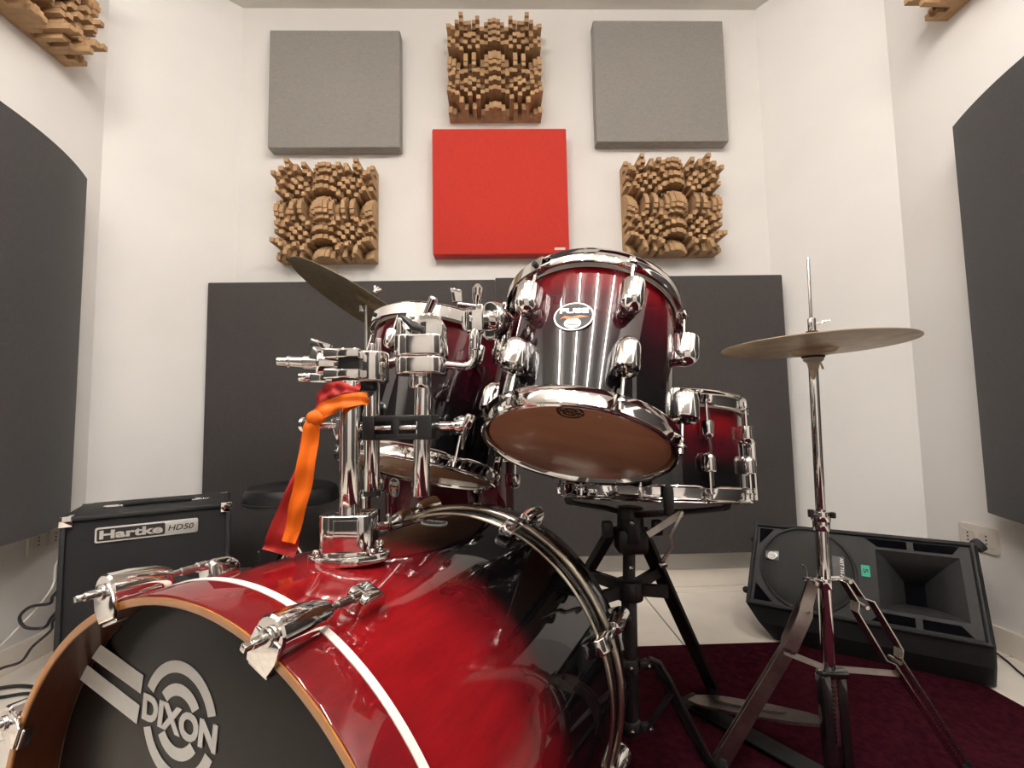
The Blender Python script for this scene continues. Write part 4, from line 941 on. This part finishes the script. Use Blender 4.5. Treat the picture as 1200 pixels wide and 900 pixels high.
# cables on the left
def smooth_pts(pts, n=8):
    pts = [Vector(p) for p in pts]; out = []
    for k in range(len(pts)-1):
        p0, p1, p2_, p3_ = pts[max(k-1, 0)], pts[k], pts[k+1], pts[min(k+2, len(pts)-1)]
        for i in range(n):
            f = i/n
            out.append(0.5*((2*p1)+(p2_-p0)*f+(2*p0-5*p1+4*p2_-p3_)*f*f+(3*p1-p0-3*p2_+p3_)*f**3))
    return out+[pts[-1]]
def cable(label, pts, r, mat, group=None):
    tag(MB().tube(smooth_pts(pts), r, 8).build('cable', mat), label, 'cable', group)
cable('thin white cable dropping from the amplifier to the floor', [(-1.40, 1.60, 0.36), (-1.345, 1.51, 0.33), (-1.297, 1.452, 0.295), (-1.335, 1.45, 0.235), (-1.385, 1.44, 0.175), (-1.432, 1.43, 0.120), (-1.470, 1.38, 0.060), (-1.480, 1.30, 0.005), (-1.47, 1.15, 0.004)], 0.0034, 'cable_white')
cable('black cable looping out of the amplifier back', [(-1.39, 1.58, 0.244), (-1.34, 1.50, 0.246), (-1.30, 1.446, 0.245), (-1.345, 1.436, 0.240), (-1.372, 1.436, 0.212), (-1.352, 1.436, 0.184), (-1.31, 1.445, 0.180), (-1.35, 1.51, 0.182), (-1.40, 1.60, 0.184)], 0.0042, 'cable_black', 'black cables by the amplifier')
cable('black cable running from the amplifier down along the left wall', [(-1.40, 1.60, 0.172), (-1.345, 1.51, 0.172), (-1.305, 1.46, 0.165), (-1.345, 1.45, 0.125), (-1.375, 1.45, 0.085), (-1.425, 1.44, 0.070), (-1.460, 1.40, 0.04), (-1.47, 1.30, 0.006), (-1.46, 1.2, 0.006)], 0.0036, 'cable_black', 'black cables by the amplifier')
cable('black cable lying on the tiles, nearer the amplifier', [(-1.478, 1.455, 0.006), (-1.420, 1.476, 0.006), (-1.360, 1.470, 0.006), (-1.300, 1.445, 0.006), (-1.20, 1.38, 0.006), (-1.05, 1.36, 0.006)], 0.0048, 'cable_black', 'black cables by the amplifier')
cable('black cable lying on the tiles, nearer the bass drum', [(-1.478, 1.40, 0.006), (-1.400, 1.418, 0.006), (-1.335, 1.434, 0.006), (-1.27, 1.405, 0.006), (-1.18, 1.335, 0.006), (-1.02, 1.31, 0.006)], 0.0044, 'cable_black', 'black cables by the amplifier')
cable('thin black cable on the tiles between loudspeaker and right wall', [(1.540, 1.62, 0.004), (1.520, 1.52, 0.004), (1.492, 1.44, 0.004), (1.456, 1.365, 0.004), (1.42, 1.25, 0.004), (1.40, 1.0, 0.004)], 0.0028, 'cable_black')

# ------------------------------------------------------------------ loudspeaker lying on its side
sa, sb = Vector((0.872, 1.612, 0)), Vector((1.300, 1.300, 0))
sx_ = (sb-sa).normalized(); sy_ = Vector((0, 0, 1)).cross(sx_)
SL = (sb-sa).length
MSP = Matrix((sx_, sy_, Vector((0, 0, 1)))).transposed().to_4x4(); MSP.translation = sa+Vector((0, 0, RUGZ+0.001))
sk = thing('loudspeaker', 'black plastic loudspeaker lying on its side against the right wall', 'speaker', MSP)
LO, HI = Vector((0, -0.030, 0.118)), Vector((0, 0.098, 0.356))      # lower and upper edge of the baffle (y, z)
bv = (HI-LO); BH = bv.length; bv.normalize()
bn = Vector((1, 0, 0)).cross(bv)                                    # outward normal
if bn.y > 0: bn = -bn
XE0, XE1 = -0.035, SL+0.005
def bp(x, v, nrm_=0.0): return Vector((x, 0, 0))+LO+bv*v+bn*nrm_
BM_ = frame_axes(bp(0, 0), (1, 0, 0), tuple(bv))
q = MB(); g = q.bm
prof0 = [(0.012, 0.0), (-0.022, 0.060), (LO.y, LO.z), (HI.y, HI.z), (0.300, 0.300), (0.320, 0.05), (0.300, 0.0)]
DXE = (0.050, 0.012, -0.022, 0.0, 0.0, 0.030, 0.050)             # the base end slopes in towards floor and top
def endring(x, k, yc=0.12, zc=0.17):
    return [g.verts.new((x+(DXE[i] if x < 0.1 else 0.0), yc+(y-yc)*k, max(0.0, zc+(z-zc)*k) if z > 0 else 0.0)) for i, (y, z) in enumerate(prof0)]
rings = [endring(XE0+0.055, 0.72), endring(XE0+0.006, 0.97), endring(XE0, 1.0), endring(XE1, 1.0), endring(XE1+0.006, 0.97), endring(XE1+0.030, 0.72)]
rings[0] = endring(XE0-0.0, 0.97)
K = len(prof0)
# left end cap, tapered right end
seq = [rings[2], rings[3], rings[4]]
for A, B in zip(seq, seq[1:]):
    for i in range(K):
        if A is rings[2] and i == 2: continue                     # baffle is built separately
        g.faces.new([A[i], A[(i+1) % K], B[(i+1) % K], B[i]])
g.faces.new(rings[2]); g.faces.new(rings[4])
for extra in (rings[0], rings[1], rings[5]):
    for v in extra: g.verts.remove(v)
q.build('cabinet', 'black_plastic', sk, ang=20)
# baffle: flat sheet around the horn mouth, flared horn behind it
hx0, hx1, hv0, hv1 = 0.302, 0.498, 0.050, BH-0.046
tx0, tx1, tv0, tv1 = 0.372, 0.420, BH*0.36, BH*0.60
q = MB(); ex0, ex1 = XE0, XE1
q.quad(bp(ex0-0.022, 0), bp(hx0, 0), bp(hx0, BH), bp(ex0, BH))
for a, b, c, d_ in ((hx1, ex1, 0, BH), (hx0, hx1, 0, hv0), (hx0, hx1, hv1, BH)):
    q.quad(bp(a, c), bp(b, c), bp(b, d_), bp(a, d_))
q.build('baffle', 'horn_plastic', sk, smooth=False)
q = MB(); P = [(hx0, hv0), (hx1, hv0), (hx1, hv1), (hx0, hv1)]; Q = [(tx0, tv0), (tx1, tv0), (tx1, tv1), (tx0, tv1)]
nst = 6
rows = []
for s in range(nst+1):
    f = s/nst; e = f**0.6
    rows.append([q.bm.verts.new(bp(P[k][0]*(1-e)+Q[k][0]*e, P[k][1]*(1-e)+Q[k][1]*e, -0.115*f)) for k in range(4)])
for A, B in zip(rows, rows[1:]):
    for k in range(4): q.bm.faces.new([A[k], A[(k+1) % 4], B[(k+1) % 4], B[k]])
ho = q.build('horn', 'horn_plastic', sk, ang=25)
MB().box(0.05, 0.08, 0.002, BM_ @ T((tx0+tx1)/2, (tv0+tv1)/2, -0.114)).build('throat', 'hole_shade', ho, smooth=False)
# raised bezel around the baffle
q = MB()
for a, b in (((ex0-0.02, 0.004), (ex1, 0.004)), ((ex0, BH-0.004), (ex1, BH-0.004))):
    q.tube([bp(a[0], a[1], 0.002), bp(b[0], b[1], 0.002)], 0.007, 10)
q.tube([bp(ex0-0.016, 0.0, 0.002), bp(ex0+0.006, BH, 0.002)], 0.007, 10); q.tube([bp(ex1-0.006, 0.0, 0.002), bp(ex1-0.006, BH, 0.002)], 0.007, 10)
q.build('bezel', 'black_plastic', sk)
gx, gv, gr_ = 0.118, BH/2, BH/2-0.003
gl = MB().lathe([(0.0001, 0.010), (gr_*0.6, 0.009), (gr_-0.010, 0.006), (gr_-0.006, 0.003), (gr_-0.006, -0.001)], 56, BM_ @ T(gx, gv, 0)).build('woofer_grille', 'grille', sk)
MB().lathe([(gr_-0.006, -0.001), (gr_-0.006, 0.008), (gr_-0.003, 0.010), (gr_+0.002, 0.008), (gr_+0.004, -0.001)], 56, BM_ @ T(gx, gv, 0)).build('grille_ring', 'horn_plastic', gl)
# dark plates painting the shade of corner pockets by the woofer and horn slots
def slot(poly, parent):
    MB().prism(poly, -0.0005, 0.0012, BM_).build('port_slot_shade', 'hole_shade', parent, smooth=False)
slot([(ex0+0.016, BH-0.016), (ex0+0.060, BH-0.016), (ex0+0.016, BH-0.070)], sk)
slot([(ex0+0.000, 0.016), (ex0+0.055, 0.016), (ex0+0.006, 0.070)], sk)
slot([(0.278, BH-0.014), (0.380, BH-0.014), (0.380, BH-0.038), (0.308, BH-0.038)], sk)
slot([(0.396, BH-0.014), (0.500, BH-0.014), (0.482, BH-0.038), (0.396, BH-0.038)], sk)
slot([(0.278, 0.014), (0.380, 0.014), (0.380, 0.040), (0.308, 0.040)], sk)
slot([(0.396, 0.014), (0.500, 0.014), (0.478, 0.040), (0.396, 0.040)], sk)
# square emblem: ring with a letter mark
EM = BM_ @ T(0.020, BH*0.60, 0.0095)
em = MB().prism(rrect(0.040, 0.034, 0.003), -0.004, 0.0015, EM, bev=0.001).build('emblem_plate', 'black_lacquer', gl)
MB().prism(arc_poly(0.0098, 0.0128, 0, 2*PI*0.999, 36), 0.0014, 0.0022, EM).build('emblem_ring', 'white_print', em, smooth=False)
mk = MB().prism([(-0.0048, -0.0055), (0.0010, -0.0095), (0.0052, -0.0105), (0.0052, 0.0105), (-0.0042, 0.0095)], 0.0014, 0.0024, EM).build('emblem_mark', 'white_print', em, smooth=False)
MB().disc(0.0016, 0.0026, 12, EM).build('emblem_dot', 'black_print', mk, smooth=False)
PLM = BM_ @ T(0.205, BH*0.56, 0.009)
pn = MB().prism(rrect(0.032, 0.068, 0.002), -0.006, 0.0012, PLM).build('model_plate', 'plate_grey', gl, smooth=False)
text_part('lettering', 'ART 710-A', 0.01, 'silver_print', pn, PLM @ T(0.009, 0, 0.0014) @ Rz(-PI/2), width=0.060, height=0.009)
stk = MB().prism(rrect(0.022, 0.034, 0.001), 0.0002, 0.0010, BM_ @ T(0.274, BH*0.57, 0)).build('sticker', 'green_tape', sk, smooth=False)
text_part('lettering', '5', 0.02, 'black_print', stk, BM_ @ T(0.274, BH*0.57, 0.0012) @ Rz(-PI/2), width=0.013, height=0.012, bold=0.0002)
for x, v in ((XE0-0.006, BH*0.80), (XE0-0.026, BH*0.16)): MB().ball(0.011, T(*bp(x, v, -0.016)), 12).build('corner_foot', 'rubber', sk)
MB().cyl(bp(XE1+0.002, BH-0.004, -0.02), bp(XE1+0.020, BH+0.010, -0.018), 0.019, 18, bev=0.005).build('corner_foot', 'rubber', sk)
